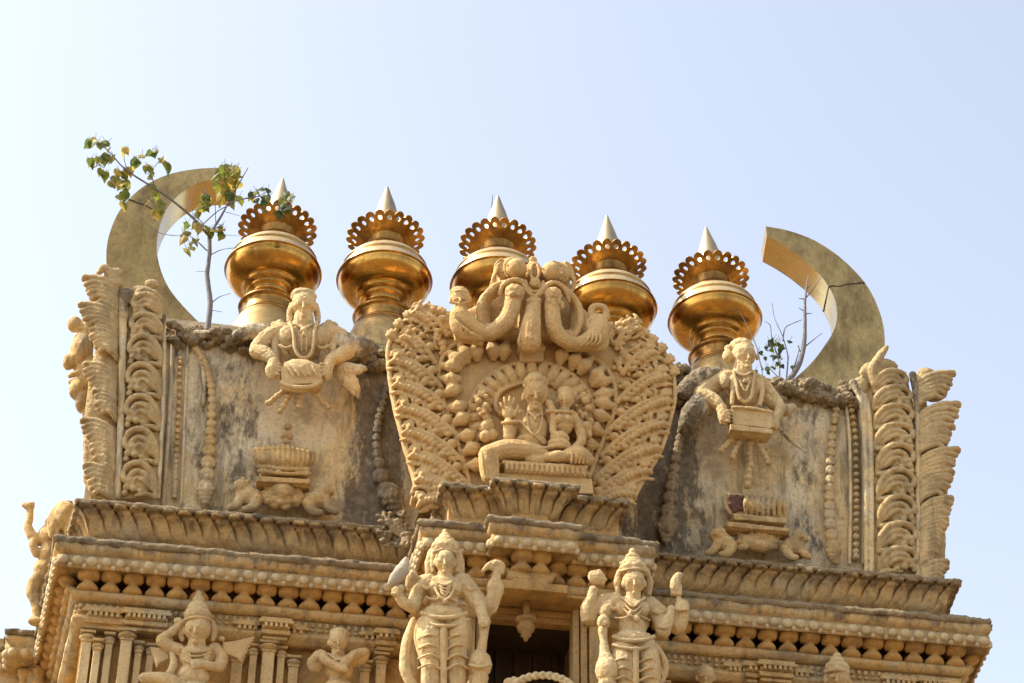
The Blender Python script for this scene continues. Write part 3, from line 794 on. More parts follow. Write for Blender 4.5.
# ================================================================== the carved gable: flame-shaped shell round a seated couple
gable = thing('carved_gable', 'large carved stucco gable of scrolling leaves framing a seated couple, under a monster mask', 'carving', U(533, 500, -.5))
GY = -.50
z = Zm(380, 250, 2.627, GY)
OUT = [(78, 655), (84, 640), (92, 618), (92, 600), (84, 565), (66, 505), (46, 430), (30, 350), (20, 275), (30, 232), (52, 200), (88, 168), (130, 160), (180, 178), (235, 150), (300, 120), (400, 100), (500, 120), (560, 170), (600, 205),
       (650, 205), (700, 228), (742, 262), (768, 318), (775, 380), (764, 440), (740, 520), (702, 590), (676, 632), (668, 655), (660, 664)]
P = [z.p(x, y) for x, y in OUT]
cen = sum(P, Vector())/len(P); dv = Vector((0, .22, 0))
bm = bmesh.new(); add_prism(bm, P, [p+dv for p in P])
Q = [cen+(p-cen)*.86+Vector((0, .2, .05)) for p in P]; add_prism(bm, Q, [q+Vector((0, .85, 0)) for q in Q])
link('back_slab', bake(bm, voxel=.03, smooth=3, noise=((.02, .3), (.01, .05))), GABLE, gable)
# rim moulding round the outer edge of the wings
for side in (OUT[1:13], OUT[19:30]):
    z.t([(x, y, 0) for x, y in side], [6]*len(side), 8)
# scrolling foliage of the two wings
def curl(x, y, r, a0, turn, d=8, w=5.2):
    pts = []
    for k in range(9):
        f = k/8; rad = r*(1-f*.82); a = a0+turn*f*5.2
        pts.append((x+rad*math.cos(a), y+rad*math.sin(a), d+5*f))
    z.t(pts, [w*(1-.25*k/8) for k in range(9)], 7, n=2)
    z.b(x, y, d+5, w*1.25)
def leafcl(x, y, a, s, n=5, d=9):
    for k in range(n):
        f = (k-(n-1)/2)/((n-1)/2); b = a+f*.95; l = s*(1-.25*abs(f))
        z.t([(x, y, d-2), (x+l*.5*math.cos(b), y+l*.5*math.sin(b), d+5), (x+l*math.cos(b+f*.2), y+l*math.sin(b+f*.2), d)], [3.2, 5.4, 2.2], 7, n=2)
    z.b(x, y, d+3, 6)
rr = random.Random(11)
def edgeL(y):   # outer, inner x of the left wing at height y
    xo = [(165, 95), (232, 34), (275, 24), (350, 34), (430, 50), (505, 70), (565, 88), (615, 98), (655, 84)]
    xi = [(165, 190), (200, 186), (285, 146), (362, 166), (462, 202), (600, 232), (655, 240)]
    def lin(t, v):
        for (a, p), (b, q) in zip(t, t[1:]):
            if a <= v <= b: return p+(q-p)*(v-a)/(b-a)
        return t[-1][1]
    return lin(xo, y), lin(xi, y)
def edgeR(y):
    xi = [(205, 600), (285, 640), (362, 628), (462, 600), (600, 560), (660, 545)]
    xo = [(205, 655), (228, 705), (262, 742), (318, 765), (380, 770), (440, 758), (520, 735), (590, 698), (632, 672), (660, 660)]
    def lin(t, v):
        for (a, p), (b, q) in zip(t, t[1:]):
            if a <= v <= b: return p+(q-p)*(v-a)/(b-a)
        return t[-1][1]
    return lin(xo, y), lin(xi, y)
for edge, sg, y0 in ((edgeL, 1, 182), (edgeR, -1, 222)):
    # fronds: an S-shaped spine with a comb of rounded lobes below it, knobs and curls above
    y = y0-34; row = 0
    while y < 650:
        xo, xi = edge(max(y0, min(650, y))); w = abs(xi-xo); rise = .62*w
        li = edge(max(y0, min(655, y+rise)))[1]
        A, B = Vector((li-sg*2, min(668, y+rise+8), 0)), Vector((xo+sg*15, y+2, 0)); sp = []
        for k in range(15):
            f = k/14; sp.append(A.lerp(B, f)+Vector((0, 10-24*math.sin(.35+f*2.6), 0))*(.5+.5*w/120))
        z.t([(p.x, p.y, 8+8*math.sin(math.pi*min(1, k/11))) for k, p in enumerate(sp)], [8-.25*k for k in range(15)], 8, n=2)
        ln = sum((q-p).length for p, q in zip(sp, sp[1:])); m = max(3, int(ln/14))
        for k in range(m):
            f = (k+.7)/m*.97; i = min(13, int(f*14)); p = sp[i].lerp(sp[i+1], f*14-i); t_ = (sp[i+1]-sp[i]).normalized()
            down = Vector((-t_.y, t_.x, 0))
            if down.y < 0: down = -down
            L = (30-10*abs(f-.45))*rr.uniform(.9, 1.08); dr = (down+t_*.75).normalized(); e = p+dr*L; h = p+dr*L*.6
            z.t([(p.x+dr.x*5, p.y+dr.y*5, 5), (h.x, h.y, 16), (e.x+t_.x*4, e.y+t_.y*4, 7)], [5, 8.2, 5.5], 8, n=3)
            e2 = e+dr*9-t_*3
            if f < .8: z.t([(e2.x, e2.y, 4), (e2.x+dr.x*9+t_.x*5, e2.y+dr.y*9+t_.y*5, 9), (e2.x+dr.x*15+t_.x*12, e2.y+dr.y*15+t_.y*12, 3)], [4, 6, 3.5], 7, n=2)
        # flower at the curled tip, knobs and small leaves above the stem
        z.b(B.x+sg*4, B.y+4, 9, 11, 11, 9); z.b(B.x+sg*4, B.y+4, 18, 5); curl(B.x+sg*6, B.y+2, 15, 0 if sg < 0 else 3.1, sg, 8, 5)
        for f, r_ in ((.28, 14), (.52, 11), (.74, 9)):
            p = sp[int(f*14)]; z.b(p.x+sg*2, p.y-15, 13, r_, r_*.85, r_); z.t([(p.x-sg*r_*1.2, p.y-8, 7), (p.x-sg*r_*1.6, p.y-22, 11), (p.x-sg*r_*.6, p.y-30, 7)], [5, 6, 3.5], 7, n=2)
            z.b(p.x+sg*r_*1.4, p.y-12, 9, 6); z.b(p.x+sg*r_*1.1, p.y-24, 7, 5)
        y += 62; row += 1
    for _ in range(90):
        y = rr.uniform(y0-10, 655); xo, xi = edge(y); f = rr.uniform(.03, .97); z.b(xo+(xi-xo)*f, y, rr.uniform(2, 6), rr.uniform(5, 8), sub=1)
# ragged leaf tips along the upper edges of the wings
for (x, y, a) in ((34, 226, -2.4), (54, 198, -2.3), (78, 176, -2.1), (104, 164, -1.9), (132, 162, -1.6), (158, 168, -1.3), (180, 180, -1.0), (606, 208, -2.0), (632, 204, -1.7), (660, 210, -1.5), (688, 222, -1.3), (714, 240, -1.1), (738, 262, -.9), (756, 290, -.6), (768, 320, -.4)):
    for q in (-.7, 0, .7):
        z.t([(x-6*math.cos(a), y+8, 2), (x+9*math.cos(a+q), y+9*math.sin(a+q), 9), (x+17*math.cos(a+q*.8), y+17*math.sin(a+q*.8), 6)], [6, 7.5, 4.5], 7, n=2)
for (x, y, a, q) in ((176, 208, -1.2, 20), (200, 214, -.9, 18), (154, 236, -2.2, 20), (214, 200, -.6, 17), (170, 262, -2.4, 15), (606, 232, -1.9, 20), (630, 250, -1.4, 20), (588, 226, -2.3, 17), (640, 284, -.8, 18), (624, 300, -.6, 14)):
    leafcl(x, y, a, q, 5, 7); z.b(x+6, y+12, 8, 8); z.b(x-10, y+10, 6, 6.5); curl(x-4, y-14, 10, a, 1, 7, 4.6)
sculpt('leaf_wing', z.take(), GABLE, gable, .0075, 1, ((.010, .08), (.006, .025)))

# plain strip and the row of pear-shaped buds that runs round the niche
ARC = [(236, 612), (220, 560), (204, 510), (188, 462), (170, 410), (156, 362), (156, 306), (182, 258), (232, 238), (300, 232), (356, 236)]
ARC2 = [(446, 238), (500, 252), (556, 280), (600, 318), (618, 368), (616, 420), (600, 462), (584, 506), (566, 552), (548, 600)]
for A in (ARC, ARC2):
    z.t([(x, y, 5) for x, y in A], [7]*len(A), 8)
def walk(A, step):
    Q, _ = smoothpath([Vector((x, y, 0)) for x, y in A], [0]*len(A), 10); s = 0; out = []
    for a, b in zip(Q, Q[1:]):
        s += (b-a).length
        if s >= step: s = 0; out.append((b, (b-a).normalized()))
    return out
for A, sg in ((ARC, 1), (ARC2, 1)):
    for k, (q, t) in enumerate(walk(A, 37)):
        n = Vector((-t.y, t.x, 0))*sg
        if n.dot(Vector((400, 430, 0))-q) < 0: n = -n
        c = q+n*31; h = q+n*6; e = q+n*52
        v = t*(3 if k % 2 else -3); z.t([(h.x, h.y, 8), ((h.x+c.x)/2, (h.y+c.y)/2, 14), (c.x+v.x, c.y+v.y, 20), (e.x+v.x, e.y+v.y, 10)], [9, 13, 21, 10], 10)
z.poly([(368, 245), (430, 245), (430, 292), (368, 292)], 0, 26); z.poly([(362, 252), (436, 252), (436, 262), (362, 262)], 0, 32)
sculpt('bud_border', z.take(), GABLE, gable, .008, 2, ((.010, .08),))
# fluted horseshoe
cx, cy = 398, 436
HS = []
for k in range(33):
    a = R(205-230*k/32); rx, ry = 166, 142
    HS.append((cx+rx*math.cos(a), cy-ry*math.sin(a)))
HS = [(272, 560), (252, 520)] + HS + [(556, 520), (545, 560)]
z.t([(x, y, 7) for x, y in HS], [6]*len(HS), 8, n=2)
z.t([(cx+(x-cx)*.70, cy+(y-cy)*.66, 8) for x, y in HS[2:-2]], [5]*33, 8, n=2)
for k in range(21):
    a = R(206-232*k/20); ca, sa = math.cos(a), -math.sin(a)
    z.t([(cx+112*ca, cy+92*sa, 4), (cx+136*ca, cy+114*sa, 13), (cx+158*ca, cy+135*sa, 8)], [10, 14.5, 14], 8)
z.t([(330, 440, 8), (306, 420, 14), (308, 384, 16), (334, 362, 14), (372, 350, 10)], [6, 7, 7, 6, 5], 8)
sculpt('fluted_arch', z.take(), GABLE, gable, .0075, 1, ((.008, .08),))

# monster mask on top
z = Zm(445, 250, 6.02, -.71)
EYES = ((430, 112, 66, -1), (640, 132, 62, 1))
for ex, ey, r, s in EYES:
    for k in range(3):
        z.t([(ex+s*(12+18*k), ey-r*(1.0-.06*k), 40-16*k), (ex+s*(r*.9+16*k), ey-r*.55, 34-16*k), (ex+s*(r*1.08+16*k), ey+r*.1, 30-16*k), (ex+s*(r*.8+16*k), ey+r*.75, 30-16*k)], [9, 12, 12, 9], 8)
    z.b(ex+s*66, ey+6, -6, 66, 74, 40)
    for k in range(4): z.t([(ex+s*(88+10*k), ey-58+26*k, 24), (ex+s*(120+8*k), ey-30+34*k, 14), (ex+s*(132-4*k), ey+20+34*k, 4)], [9, 11, 8], 8)
z.b(532, 130, 6, 52, 70, 40); z.b(530, 60, 10, 26, 22, 24); z.b(542, 205, 56, 36, 38, 40); z.b(540, 212, 88, 14, 12, 12)
z.t([(486, 186, 60), (492, 214, 66), (520, 246, 72), (560, 248, 72), (588, 218, 66), (592, 190, 60)], [10, 11, 12, 12, 11, 10], 8)
for s in (-1, 1): z.t([(540+s*10, 176, 66), (540+s*26, 140, 60), (540+s*18, 96, 50), (540+s*4, 80, 46)], [10, 12, 10, 6], 8)
# one ring waves over both tusks and loops under the nose
z.t([(330, 268, 50), (344, 222, 62), (382, 190, 72), (432, 182, 76), (474, 202, 76), (496, 246, 76), (526, 276, 78), (560, 274, 78), (590, 244, 76), (620, 208, 76), (664, 198, 72), (706, 220, 66), (734, 262, 56), (748, 310, 46)],
    [13, 16, 18, 18, 17, 16, 16, 16, 16, 17, 18, 18, 15, 11], 10)
# left and right cuffs: thick open sleeves with a hollow between them and the tusks
for k in range(9):
    f = k/8
    z.t([(372-34*f, 196+52*f, 50-40*f), (300-16*f, 220+58*f, 44-50*f), (236+16*f, 286+30*f, 32-56*f), (206+44*f, 376+4*f, 24-60*f), (222+36*f, 470-20*f, 14-46*f)], [18, 22, 23, 22, 15], 10)
    z.t([(700+16*f, 214+40*f, 46-36*f), (762-2*f, 270+40*f, 42-48*f), (808-30*f, 350+20*f, 30-54*f), (812-40*f, 450+4*f, 22-60*f), (776-26*f, 536-14*f, 10-44*f)], [16, 20, 22, 21, 14], 10)
z.b(270, 476, -4, 62, 40, 30); z.b(742, 520, -4, 56, 44, 30); z.b(420, 258, 78, 62, 54, 54); z.b(404, 266, 110, 22, 20, 18); z.b(440, 268, 112, 20, 18, 16)
z.t([(414, 280, 56), (396, 370, 50), (350, 450, 40), (276, 498, 26), (190, 500, 12), (110, 452, 2)], [54, 52, 54, 48, 38, 22], 14)
z.b(652, 276, 76, 56, 52, 52); z.b(628, 300, 96, 16, 24, 14); z.b(656, 310, 100, 16, 30, 14); z.b(684, 304, 96, 15, 26, 14); z.b(706, 330, 84, 13, 28, 14)
z.t([(648, 290, 54), (646, 400, 50), (666, 490, 42), (730, 552, 28), (820, 562, 14), (890, 540, 4)], [50, 50, 52, 44, 36, 24], 14)
z.t([(536, 306, 54), (526, 390, 60), (514, 480, 58), (506, 556, 44)], [42, 50, 62, 74], 16)
for x in (502, 524, 548, 570): z.b(x, 304, 92, 12, 14, 12)
for dx in (-40, 40): z.t([(538+dx*.8, 326, 80), (520+dx*1.2, 450, 96), (508+dx*1.6, 556, 84)], [5, 7, 8], 7)
z.poly([(300, 120), (740, 140), (790, 330), (740, 500), (250, 480), (230, 330)], -130, -95); z.poly([(330, 90), (730, 110), (720, 215), (330, 200)], -150, -10); z.poly([(250, 450), (760, 480), (770, 525), (240, 500)], -110, -20); z.poly([(455, 280), (620, 290), (600, 500), (440, 500)], -110, -20)
for x0, y0 in ((225, 380), (795, 430)): z.b(x0, y0, -80, 40, 120, 70)
mask = sculpt('monster_mask', z.take(), GABLE, gable, .0070, 1, ((.014, .08), (.012, .025)))
for ex, ey, r, s in EYES:
    z.b(ex, ey, 56, r*.95, r*.90, r*.94, sub=4); z.t([(ex-r*.82, ey-r*.30, 82), (ex-r*.3, ey-r*.76, 88), (ex+r*.4, ey-r*.74, 88), (ex+r*.86, ey-r*.2, 80)], [6, 9, 9, 6], 8)
    sculpt('eyeball', z.take(), GABLE, mask, .007, 1, ((.006, .06),))
# the two small attendants beside the mask
z.b(92, 288, 14, 58, 62, 50); z.b(88, 262, 10, 62, 40, 50); z.t([(44, 312, 50), (92, 326, 62), (140, 312, 50)], 8, 7); z.b(72, 292, 58, 9, 6); z.b(112, 292, 58, 9, 6); z.t([(92, 290, 60), (92, 308, 70)], [6, 10], 7); z.t([(60, 250, 50), (96, 244, 58), (132, 252, 50)], 8, 7)
for s in (-1, 1): z.b(92+s*56, 300, 10, 14, 26, 16)
z.t([(90, 350, 16), (92, 400, 20), (130, 440, 26), (200, 490, 24), (268, 506, 18)], [44, 58, 54, 44, 22], 12); z.t([(60, 390, 30), (58, 440, 40), (80, 486, 40), (150, 522, 30), (230, 530, 18)], [30, 32, 34, 32, 18], 10); z.t([(130, 390, 40), (180, 440, 46), (240, 480, 40), (264, 502, 36)], [24, 24, 20, 14], 10)
for k in range(4): z.t([(64+k*22, 420+k*20, 76), (90+k*26, 450+k*18, 84), (104+k*30, 490+k*12, 70)], [5, 7, 5], 7)
z.poly([(40, 400), (120, 400), (240, 500), (230, 570), (60, 540)], -20, 4)
sculpt('attendant', z.take(), GABLE, gable, .0070, 1, ((.010, .08), (.005, .03)))
z.t([(880, 392, 14), (884, 352, 18), (922, 338, 20), (962, 356, 18), (968, 402, 14), (940, 428, 16), (896, 420, 16), (880, 392, 14)], [22, 22, 22, 22, 24, 24, 24, 22], 10)
z.t([(926, 430, 14), (922, 490, 20), (884, 540, 20), (800, 566, 12), (740, 572, 6)], [54, 66, 62, 44, 24], 12); z.t([(880, 410, 26), (862, 430, 26), (858, 470, 22)], [14, 14, 10], 8); z.b(952, 452, 44, 14, 12); z.b(946, 476, 46, 12, 10)
for k in range(4): z.t([(870+k*22, 500+k*4, 78), (860+k*24, 540+k*4, 80), (820+k*28, 575, 62)], [6, 8, 5], 7)
z.poly([(720, 540), (860, 500), (970, 440), (990, 560), (960, 600), (730, 600)], -24, 4)
sculpt('attendant', z.take(), GABLE, gable, .0070, 1, ((.010, .08), (.005, .03)))

# the couple
z = Zm(465, 340, 4.553, -.62)
def face(zz, x, y, d, s, turn=0):  # s: half-width

    """eyes, brows, nose and mouth on a head of half-width s"""
    for q in (-1, 1):
        zz.b(x+turn+q*s*.40, y-s*.10, d+s*.80, s*.20, s*.10, s*.13); zz.t([(x+turn+q*s*.66, y-s*.20, d+s*.72), (x+turn+q*s*.38, y-s*.36, d+s*.90), (x+turn+q*s*.12, y-s*.24, d+s*.94)], s*.07, 6)
        zz.b(x+turn*.3+q*s*1.0, y+s*.10, d-s*.1, s*.17, s*.36, s*.2)
    zz.t([(x+turn, y-s*.26, d+s*.94), (x+turn*1.2, y+s*.04, d+s*1.10), (x+turn*1.2, y+s*.20, d+s*1.16)], [s*.09, s*.13, s*.18], 7)
    zz.b(x+turn, y+s*.48, d+s*.94, s*.27, s*.07, s*.12); zz.b(x+turn, y+s*.60, d+s*.92, s*.21, s*.08, s*.12); zz.b(x+turn, y+s*.92, d+s*.72, s*.26, s*.18, s*.2)
def fingers(zz, x, y, d, base, tips, r):
    for (bx, by), (tx, ty, td) in zip(base, tips):
        zz.t([(x+bx, y+by, d), (x+(bx+tx)/2, y+(by+ty)/2, d+r*.9), (x+tx, y+ty, d+td)], [r, r*.95, r*.7], 7, n=2)
couple = thing('seated_couple', 'seated deity raising one palm with a smaller consort on the lap, in the gable niche', 'statue', z.p(330, 600))
z.b(323, 246, 44, 60, 62, 60); face(z, 323, 254, 44, 57)
z.t([(322, 290, 34), (320, 330, 28)], [36, 40], 12)
z.b(308, 410, 22, 72, 84, 60); z.b(245, 345, 24, 32, 30, 34); z.b(388, 345, 24, 32, 30, 34); z.b(300, 470, 24, 78, 36, 62)
z.t([(240, 350, 24), (214, 400, 34), (200, 440, 46)], [32, 28, 26], 12); z.t([(200, 446, 46), (198, 400, 58), (197, 372, 62)], [27, 24, 20], 12)
z.b(198, 330, 66, 30, 34, 16); fingers(z, 198, 320, 68, [(-22, -8), (-10, -20), (3, -24), (15, -20)], [(-38, -34, 6), (-20, -58, 6), (6, -64, 6), (26, -54, 6)], 8)
z.t([(222, 345, 68), (238, 320, 74), (242, 296, 74)], [11, 9, 6], 8)
z.t([(390, 348, 24), (408, 380, 44), (400, 330, 60), (388, 300, 62)], [30, 26, 20, 16], 12); z.b(384, 290, 60, 20, 20, 18)
z.t([(120, 520, 60), (190, 500, 66), (280, 505, 60), (350, 520, 50)], [46, 48, 46, 36], 14); z.t([(108, 520, 62), (106, 570, 60), (114, 625, 54)], [46, 42, 38], 14)
for k in range(6): z.t([(74+k*15, 500-k*3, 84+k*4), (80+k*14, 560, 98-k*2), (92+k*12, 630, 86)], 5, 6)
z.t([(380, 540, 60), (330, 548, 66), (290, 542, 64)], [26, 26, 20], 10)
body = sculpt('deity_body', z.take(), GABLE, couple, .0065, 1, ((.006, .08), (.008, .025)))
z.b(321, 200, 34, 60, 42, 56); z.b(319, 172, 30, 40, 22, 38)
z.t([(270, 222, 56), (290, 202, 76), (322, 194, 84), (356, 202, 76), (376, 222, 56)], 5, 8)
for k in range(5): z.t([(290+k*16, 200, 78), (294+k*14, 176, 62), (304+k*8, 156, 40)], 5, 6)
sculpt('crown', z.take(), GABLE, couple, .007, 1)
z.t([(282, 335, 64), (290, 400, 88), (315, 432, 92), (342, 405, 88), (352, 335, 64)], 5.5, 7); z.t([(290, 325, 66), (320, 352, 82), (350, 325, 66)], 7, 7); z.b(320, 362, 84, 9)
z.t([(240, 372, 70), (206, 374, 86), (172, 378, 70)], 9, 8); z.t([(230, 488, 84), (300, 498, 92), (370, 490, 78)], 9, 8)
z.t([(250, 365, 70), (300, 420, 92), (360, 470, 74)], 5, 7)
sculpt('jewellery', z.take(), GABLE, couple, .006, 1, ())
z.b(456, 272, 52, 38, 44, 40); face(z, 456, 276, 52, 37, -3); z.b(456, 246, 40, 42, 34, 40); z.b(488, 250, 30, 22, 24, 22); z.t([(456, 300, 46), (452, 330, 42)], [22, 24], 10)
z.b(448, 385, 44, 46, 52, 42); z.b(430, 360, 76, 22, 22, 22); z.b(468, 362, 74, 22, 22, 22)
z.t([(372, 324, 70), (430, 326, 80), (490, 328, 66)], [9, 10, 9], 8); z.t([(490, 345, 44), (520, 400, 46), (530, 460, 50), (500, 490, 60)], [24, 24, 22, 18], 10); z.t([(412, 350, 50), (400, 400, 64), (410, 440, 70)], [18, 18, 15], 10)
z.b(430, 450, 56, 46, 34, 40); z.t([(380, 490, 66), (430, 480, 84), (475, 492, 66)], [12, 14, 12], 8); z.b(428, 478, 60, 56, 26, 40)
z.t([(375, 535, 78), (420, 530, 88), (460, 535, 84)], [24, 28, 24], 12); z.t([(470, 530, 76), (515, 525, 86), (555, 545, 74)], [36, 46, 34], 14)
for k in range(5): z.t([(480+k*17, 496+k*2, 112), (488+k*18, 530, 124-k*4), (484+k*18, 560, 106)], 6, 6)
sculpt('consort', z.take(), GABLE, couple, .0065, 1, ((.006, .08), (.008, .025)))
z.poly([(180, 548), (552, 572), (552, 622), (186, 600)], 0, 84); z.poly([(170, 545), (560, 570), (560, 584), (170, 560)], 0, 92); z.poly([(150, 604), (580, 632), (585, 700), (150, 680)], 0, 70)
for k in range(16): z.t([(192+k*23, 566+k*1.5, 90), (192+k*23, 588+k*1.5, 90)], 7, 6)
sculpt('seat', z.take(), GABLE, couple, .008, 1)
# two deer-like companions at the sides of the niche
for pts in (((76, 250, 26), (62, 280, 22), (94, 300, 22), (78, 330, 30), (96, 352, 20), (64, 318, 16), (100, 400, 44), (126, 432, 34), (92, 440, 34), (110, 376, 26), (52, 262, 14), (96, 258, 15)),
            ((548, 280, 26), (540, 250, 20), (560, 310, 22), (540, 345, 26), (520, 375, 26), (548, 400, 40), (570, 372, 24), (520, 330, 18), (560, 430, 26), (504, 300, 14), (530, 262, 14))):
    for k, (x, y, r) in enumerate(pts): z.b(x, y, 14+(k % 3)*6, r*.8, r*.75, r*.8)
    q = pts[3]; z.b(q[0]-6, q[1]+6, 44, 8); z.b(q[0]+10, q[1]-2, 42, 7); z.t([(pts[0][0]-14, pts[0][1]-10, 20), (pts[0][0], pts[0][1]-30, 20), (pts[0][0]+14, pts[0][1]-14, 20)], [7, 8, 5])
    sculpt('companion', z.take(), GABLE, gable, .0075, 1, ((.012, .06),))
# ================================================================== statues
def statue(name, label, cat, loc, group=None): return thing(name, label, cat, loc, group)
S_ = dict(voxel=.0075, smooth=1, noise=((.010, .09), (.010, .028)))
# ---- left guardian
z = Zm(380, 530, 4.464, -1.32)
g = statue('guardian_statue', 'four-armed stucco guardian left of the dark niche, holding up a white broken club', 'statue', z.p(285, 900), 'door guardians flanking the niche')
z.b(289, 138, 60, 48, 50, 50); face(z, 289, 142, 60, 46)
z.t([(289, 180, 48), (289, 222, 36)], [32, 36], 12)
z.b(290, 262, 28, 82, 66, 54); z.b(250, 262, 50, 40, 36, 34); z.b(330, 262, 50, 40, 36, 34); z.b(285, 325, 30, 70, 54, 48); z.b(284, 385, 30, 104, 52, 60)
z.t([(226, 420, 34), (222, 490, 50), (232, 580, 44), (228, 680, 30), (228, 800, 16), (228, 900, 10)], [60, 58, 46, 46, 34, 36], 14)
z.t([(342, 420, 34), (344, 490, 50), (338, 580, 44), (338, 680, 30), (336, 800, 16), (336, 900, 10)], [58, 56, 46, 44, 34, 36], 14)
z.t([(222, 232, 26), (168, 285, 26), (150, 345, 40)], [40, 34, 30], 12); z.t([(152, 345, 44), (112, 330, 56), (86, 298, 60)], [30, 26, 22], 12)
z.b(76, 278, 62, 26, 24, 22); fingers(z, 76, 278, 74, [(-20, 4), (-20, -6), (-18, -14), (-10, -20)], [(8, 12, 8), (10, 0, 8), (10, -12, 8), (12, -22, 6)], 7)
z.t([(225, 225, 10), (170, 235, 2), (140, 250, 4), (140, 215, 20)], [34, 30, 28, 24], 12); z.b(148, 205, 30, 22, 26, 22)
z.t([(360, 228, 26), (404, 290, 30), (446, 348, 44)], [42, 36, 31], 12); z.t([(446, 352, 44), (456, 380, 58), (462, 402, 66)], [29, 26, 22], 12)
z.b(464, 412, 70, 26, 22, 24); fingers(z, 464, 412, 84, [(-16, -8), (-6, -10), (5, -10), (15, -8)], [(-18, 16, 4), (-6, 20, 6), (6, 20, 6), (18, 16, 4)], 7)
z.t([(372, 225, 6), (430, 300, 0), (480, 358, 8), (508, 300, 22), (516, 258, 28)], [36, 34, 32, 34, 30], 12); z.b(514, 262, 28, 40, 44, 34); z.t([(514, 240, 34), (520, 200, 38), (516, 160, 38)], [26, 19, 16], 10)
sculpt('body', z.take(), STATUE, g, **S_)
z.b(290, 82, 40, 66, 40, 56); z.b(290, 58, 36, 50, 30, 46); z.b(290, 34, 34, 30, 22, 30); z.b(290, 12, 32, 14, 16, 14)
for k in range(9): z.b(240+k*12.5, 100-14*math.sin(math.pi*k/8), 84, 8)
for s in (-1, 1): z.t([(289+s*58, 95, 30), (289+s*72, 150, 26), (289+s*70, 205, 22), (289+s*62, 232, 24)], [15, 18, 16, 12], 9); z.t([(289+s*46, 90, 50), (289+s*56, 140, 44), (289+s*52, 185, 40)], [9, 10, 8], 8)
sculpt('crown', z.take(), STATUE, g, **S_)
z.t([(240, 216, 60), (289, 246, 84), (340, 216, 60)], 9, 8); z.t([(232, 224, 62), (262, 290, 92), (290, 310, 94), (318, 290, 92), (346, 224, 62)], 7, 8); z.b(290, 318, 92, 12)
for k in range(4): z.t([(262+k*3, 236+k*14, 84), (290, 246+k*15, 92), (318-k*3, 236+k*14, 84)], 5, 7)
z.t([(205, 298, 56), (240, 310, 78), (290, 300, 84), (345, 318, 74)], 6, 7); z.t([(190, 250, 60), (214, 262, 68), (240, 250, 50)], 10, 8); z.t([(380, 240, 62), (402, 268, 66), (424, 260, 50)], 10, 8)
sculpt('jewellery', z.take(), STATUE, g, .0065, 1, ((.004, .05),))
z.t([(186, 370, 66), (240, 388, 94), (290, 392, 100), (340, 388, 94), (386, 372, 62)], 11, 8); z.t([(182, 400, 70), (240, 424, 98), (290, 428, 104), (340, 424, 98), (392, 400, 66)], 9, 8)
z.t([(282, 430, 92), (282, 520, 92), (284, 640, 74), (284, 760, 50)], [16, 15, 15, 15], 9); z.t([(268, 440, 88), (266, 580, 80)], 5, 6); z.t([(298, 440, 88), (300, 580, 80)], 5, 6)
for q in range(4):
    y = 470+q*44; z.t([(172, y+16, 70), (222, y-4, 112-q*3), (268, y+18, 82)], 6, 7); z.t([(302, y+18, 82), (346, y-4, 112-q*3), (396, y+16, 66)], 6, 7)
z.t([(392, 400, 40), (400, 480, 30), (384, 560, 34), (350, 620, 50)], [12, 14, 13, 9], 9); z.t([(178, 400, 40), (160, 480, 20), (190, 590, 30), (206, 640, 44)], [10, 11, 10, 8], 9)
sculpt('waistcloth', z.take(), STATUE, g, .0065, 1, ((.004, .05),))
for k in range(5): z.t([(150-k*4, 400+k*30, -20), (120-k*3, 500+k*26, -6+k*2), (110+k*6, 600+k*20, 2), (150+k*8, 680+k*10, 2)], [14, 24, 22, 10], 9)
z.b(140, 560, -24, 50, 120, 26); z.b(380, 560, -24, 30, 140, 26)
sculpt('drapery', z.take(), STATUE, g, .009, 1, ((.01, .06),))
z.b(466, 408, 60, 30, 28, 28); z.t([(466, 430, 56), (462, 480, 54), (452, 540, 52)], [24, 19, 22], 12); z.b(446, 602, 52, 54, 62, 52); z.b(444, 560, 52, 36, 26, 36); z.t([(396, 600, 84), (446, 612, 106), (496, 600, 84)], 6, 7); z.t([(446, 660, 52), (440, 760, 40), (440, 900, 10)], [40, 30, 34], 10)
sculpt('mace', z.take(), STATUE, g, **S_)
z.t([(496, 168, 40), (516, 150, 42), (544, 162, 38), (540, 190, 36)], [16, 20, 18, 12], 8); z.t([(500, 150, 44), (478, 164, 46), (456, 186, 44)], [14, 14, 7], 8); z.b(520, 180, 36, 20)
sculpt('emblem', z.take(), STATUE, g, **S_)
z.t([(44, 240, 60), (66, 218, 64), (98, 180, 62), (114, 140, 56), (116, 122, 54)], [12, 27, 32, 18, 5], 10, flat=.6)
sculpt('broken_club', z.take(), LIME, g, .0075, 2, ((.012, .05),))
